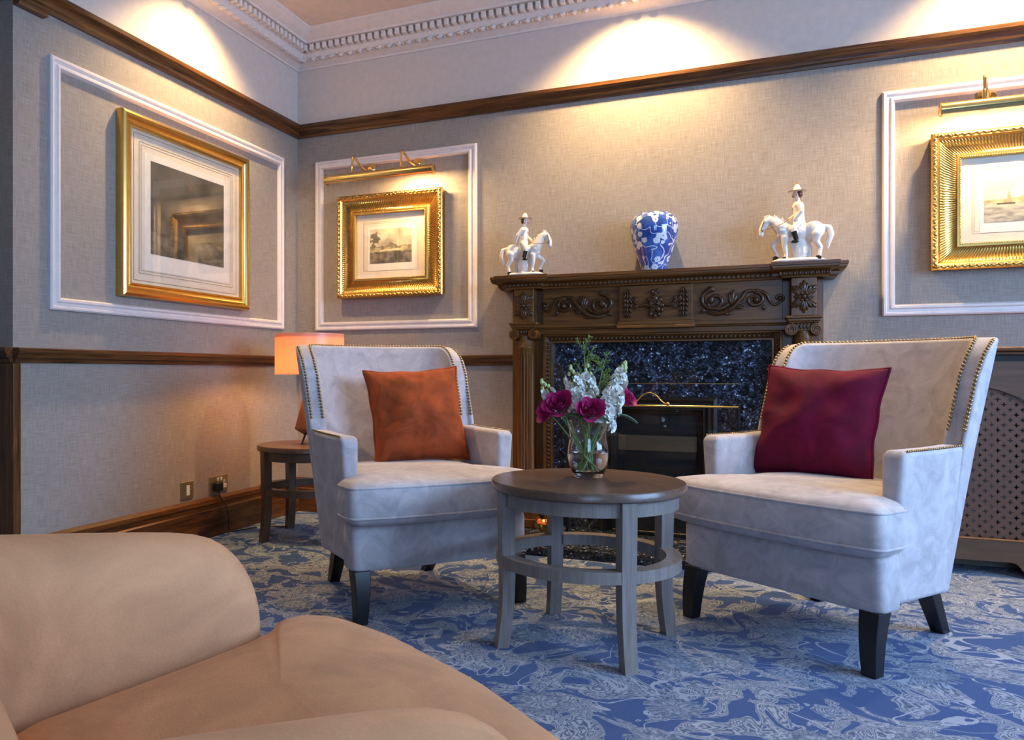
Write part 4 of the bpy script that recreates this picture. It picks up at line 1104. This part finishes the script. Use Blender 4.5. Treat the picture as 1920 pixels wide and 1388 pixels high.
def rose(label, lat, tow, z, foot, face, size=1.0):
    tip = P(lat, tow, z); t = thing('rose', label, 'flower', tip, 0, 'roses in the glass vase')
    stem_to(t, tip, P(*foot))
    d = (RT*face[0]+TOW*face[1]+Vector((0, 0, face[2]))).normalized(); q = Vector((0, 0, 1)).rotation_difference(d).to_matrix().to_4x4()
    mb = MB(); N = 24
    for k in range(N):
        a = k*2.39996; s = k/N
        rad = (.003+.021*s**.9)*size; h = (.030+.006*s)*size; tilt = .04+.62*s**1.8; w = (.010+.015*s)*size
        Mx = q @ R(a, 'Z') @ T(0, -rad, -.012*size-.002*s) @ R(tilt, 'X') 
        petal(mb, Mx, w, h, .006*size*(1.2-.5*s), .010*s*size)
    bl = mb.build('bloom', M['petal_rose'], t, smooth=180)
    mb = MB()
    for k in range(5): petal(mb, q @ R(k*1.2566, 'Z') @ T(0, -.006, -.016*size) @ R(1.2, 'X'), .005, .026*size, .002, .004)
    mb.build('sepals', M['leaf'], t, smooth=180)
    return t
rose('large pink rose at the left of the vase bunch', -.098, .035, .228, (.02, .0, .018), (-.35, .75, .45), 1.05)
rose('pink rose half behind the large left rose', -.132, .010, .208, (.03, .01, .02), (-.8, .35, .25), .92)
rose('pink rose facing forward above the vase rim', -.006, .065, .212, (-.02, -.01, .018), (0, .9, .45), .98)
rose('pink rose at the right behind the white stocks', .122, -.015, .246, (-.03, 0, .018), (.6, .5, .5), .9)
flo = MB()
for k in range(5):
    petal(flo, R(k*1.2566, 'Z') @ R(1.0, 'X'), .0085, .015, .004, .004)
for k in range(4): petal(flo, R(k*1.57+.4, 'Z') @ R(.45, 'X'), .006, .011, .003, .002)
flo_me = None
def stock(label, tip, foot, L, nfl, buds, r=.021):
    global flo_me
    tipv = P(*tip); footv = P(*foot); t = thing('white_stock', label, 'flower', tipv, 0, 'white stock stems in the glass vase')
    stem_to(t, tipv, footv, .003)
    ax_ = (tipv-footv).normalized()
    rr = random.Random(label)
    for k in range(nfl):
        s = k/nfl; a = k*2.4+rr.random()
        side = ax_.orthogonal().normalized(); side = Matrix.Rotation(a, 3, ax_) @ side
        rad = r*(1-.35*s)*(.75+.5*rr.random()); c = -ax_*L*(1-s)+side*rad
        d = (side+ax_*.35).normalized(); q = Vector((0, 0, 1)).rotation_difference(d)
        if flo_me is None:
            o = flo.build('floret', M['petal_white'], t, smooth=180); flo_me = o.data
        else: o = link('floret', flo_me, None, t)
        o.location = c; o.rotation_euler = (q.to_matrix() @ Matrix.Rotation(rr.random()*6, 3, 'Z')).to_euler(); sz = (1.45-.45*s)*(.9+.25*rr.random()); o.scale = (sz, sz, sz)
    mb = MB()
    for k in range(buds):
        s = k/max(1, buds-1); a = k*2.4; side = Matrix.Rotation(a, 3, ax_) @ ax_.orthogonal().normalized()
        mb.ball(tuple(ax_*(.004+.026*s)+side*.011*(1.05-s)), (.0052, .0052, .0075), 7, 6)
    mb.build('buds', M['bud'], t, smooth=180)
stock('white stock with large blooms left of centre', (-.048, -.005, .315), (.01, .01, .018), .100, 24, 6, .024)
stock('white stock standing upright at the centre of the bunch', (.000, -.010, .318), (.0, -.02, .018), .055, 13, 3, .020)
stock('white stock low behind the centre rose', (-.012, .030, .262), (.01, .0, .02), .045, 11, 0, .024)
stock('tall green-tipped white stock at the right', (.108, -.010, .330), (-.02, .01, .018), .105, 18, 12, .020)
stock('dense white stock leaning forward over the right rim', (.078, .035, .268), (-.03, -.01, .018), .110, 28, 0, .029)
stock('small budding white stock at the far left', (-.130, -.005, .275), (.02, -.01, .018), .045, 7, 6, .014)
def sprig(label, tip, foot, n, spread, leafL, name='foliage_sprig'):
    tipv, footv = P(*tip), P(*foot); t = thing(name, label, 'foliage', tipv, 0, 'green sprigs in the glass vase')
    stem_to(t, tipv, footv, .0016); ax_ = (tipv-footv).normalized(); rr = random.Random(label); mb = MB(); st = MB()
    for k in range(n):
        s = k/n; base_ = -ax_*(.185*(1-s)); a = rr.random()*6.28; side = Matrix.Rotation(a, 3, ax_) @ ax_.orthogonal().normalized()
        d = (side*1.0+ax_*.75).normalized(); L = spread*(1.05-.65*s)*(.7+.5*rr.random()); end = base_+d*L+Vector((0, 0, .012))
        mid = base_+d*L*.5; st.tube([tuple(base_), tuple(mid), tuple(end)], [.0011, .0009, .0006], 5)
        for j in range(9):
            f = .2+.8*j/8; p = Vector(base_).lerp(end, f); b = Matrix.Rotation(rr.random()*6.28, 3, d) @ d.orthogonal().normalized(); dd = (b+d*.9).normalized()
            q = Vector((0, 0, 1)).rotation_difference(dd).to_matrix().to_4x4()
            mb.ball((0, 0, leafL/2), (leafL*.13, leafL*.05, leafL/2), 5, 4, T(*p) @ q)
    st.build('twigs', M['fern'], t, smooth=60); mb.build('leaflets', M['fern'], t, smooth=180, kind='stuff')
sprig('tall wispy fern sprig rising highest from the vase', (-.008, -.035, .425), (.01, .01, .02), 15, .070, .014)
sprig('leafy green sprig right of centre in the vase', (.058, -.030, .365), (-.02, .0, .02), 13, .052, .020)
def broad_leaf(label, base_, tip, w, mat):
    b, e = P(*base_), P(*tip); t = thing('broad_leaf', label, 'leaf', b, 0, 'broad leaves at the vase rim')
    d = e-b; L = d.length; side = d.cross(Vector((0, 0, 1))).normalized(); up = side.cross(d).normalized(); v = []; n = 8
    for j in range(n+1):
        q = j/n; c = d*q+up*(.012*math.sin(PI*q)); ww = w*math.sin(PI*min(1, .06+q*.94))**.8
        v += [tuple(c-side*ww+up*.004), tuple(c), tuple(c+side*ww+up*.004)]
    f = [(3*j+i, 3*j+i+1, 3*j+i+4, 3*j+i+3) for j in range(n) for i in range(2)]
    o = MB().add(v, f).build('blade', mat, t, smooth=180)
    m = o.modifiers.new('solid', 'SOLIDIFY'); m.thickness = .0008
    MB().tube([(0, 0, 0), tuple(d*.5+up*.011), tuple(d)], [.0014, .001, .0005], 5).build('midrib', M['stem'], t, smooth=60)
broad_leaf('grey-green leaf drooping beyond the right of the vase', (.055, .03, .195), (.140, .05, .170), .015, M['leaf_blue'])
broad_leaf('dark leaf under the forward rose', (-.03, .03, .185), (.045, .085, .178), .016, M['leaf'])
broad_leaf('dark leaf at the left of the vase rim', (-.02, .02, .18), (-.095, .05, .19), .014, M['leaf'])
broad_leaf('dark upright leaf behind the roses', (.0, -.02, .18), (-.055, -.02, .255), .014, M['leaf'])
broad_leaf('dark leaf between the forward rose and the right stock', (.02, .02, .18), (.045, .045, .245), .013, M['leaf'])
o = tag(MB().ball((0, 0, .003), (.010, .007, .003), 8, 5).build('fallen_leaf', M['leaf'], loc=(2.245, -3.06, .0), smooth=180), 'tiny green leaf fallen on the carpet', 'leaf')
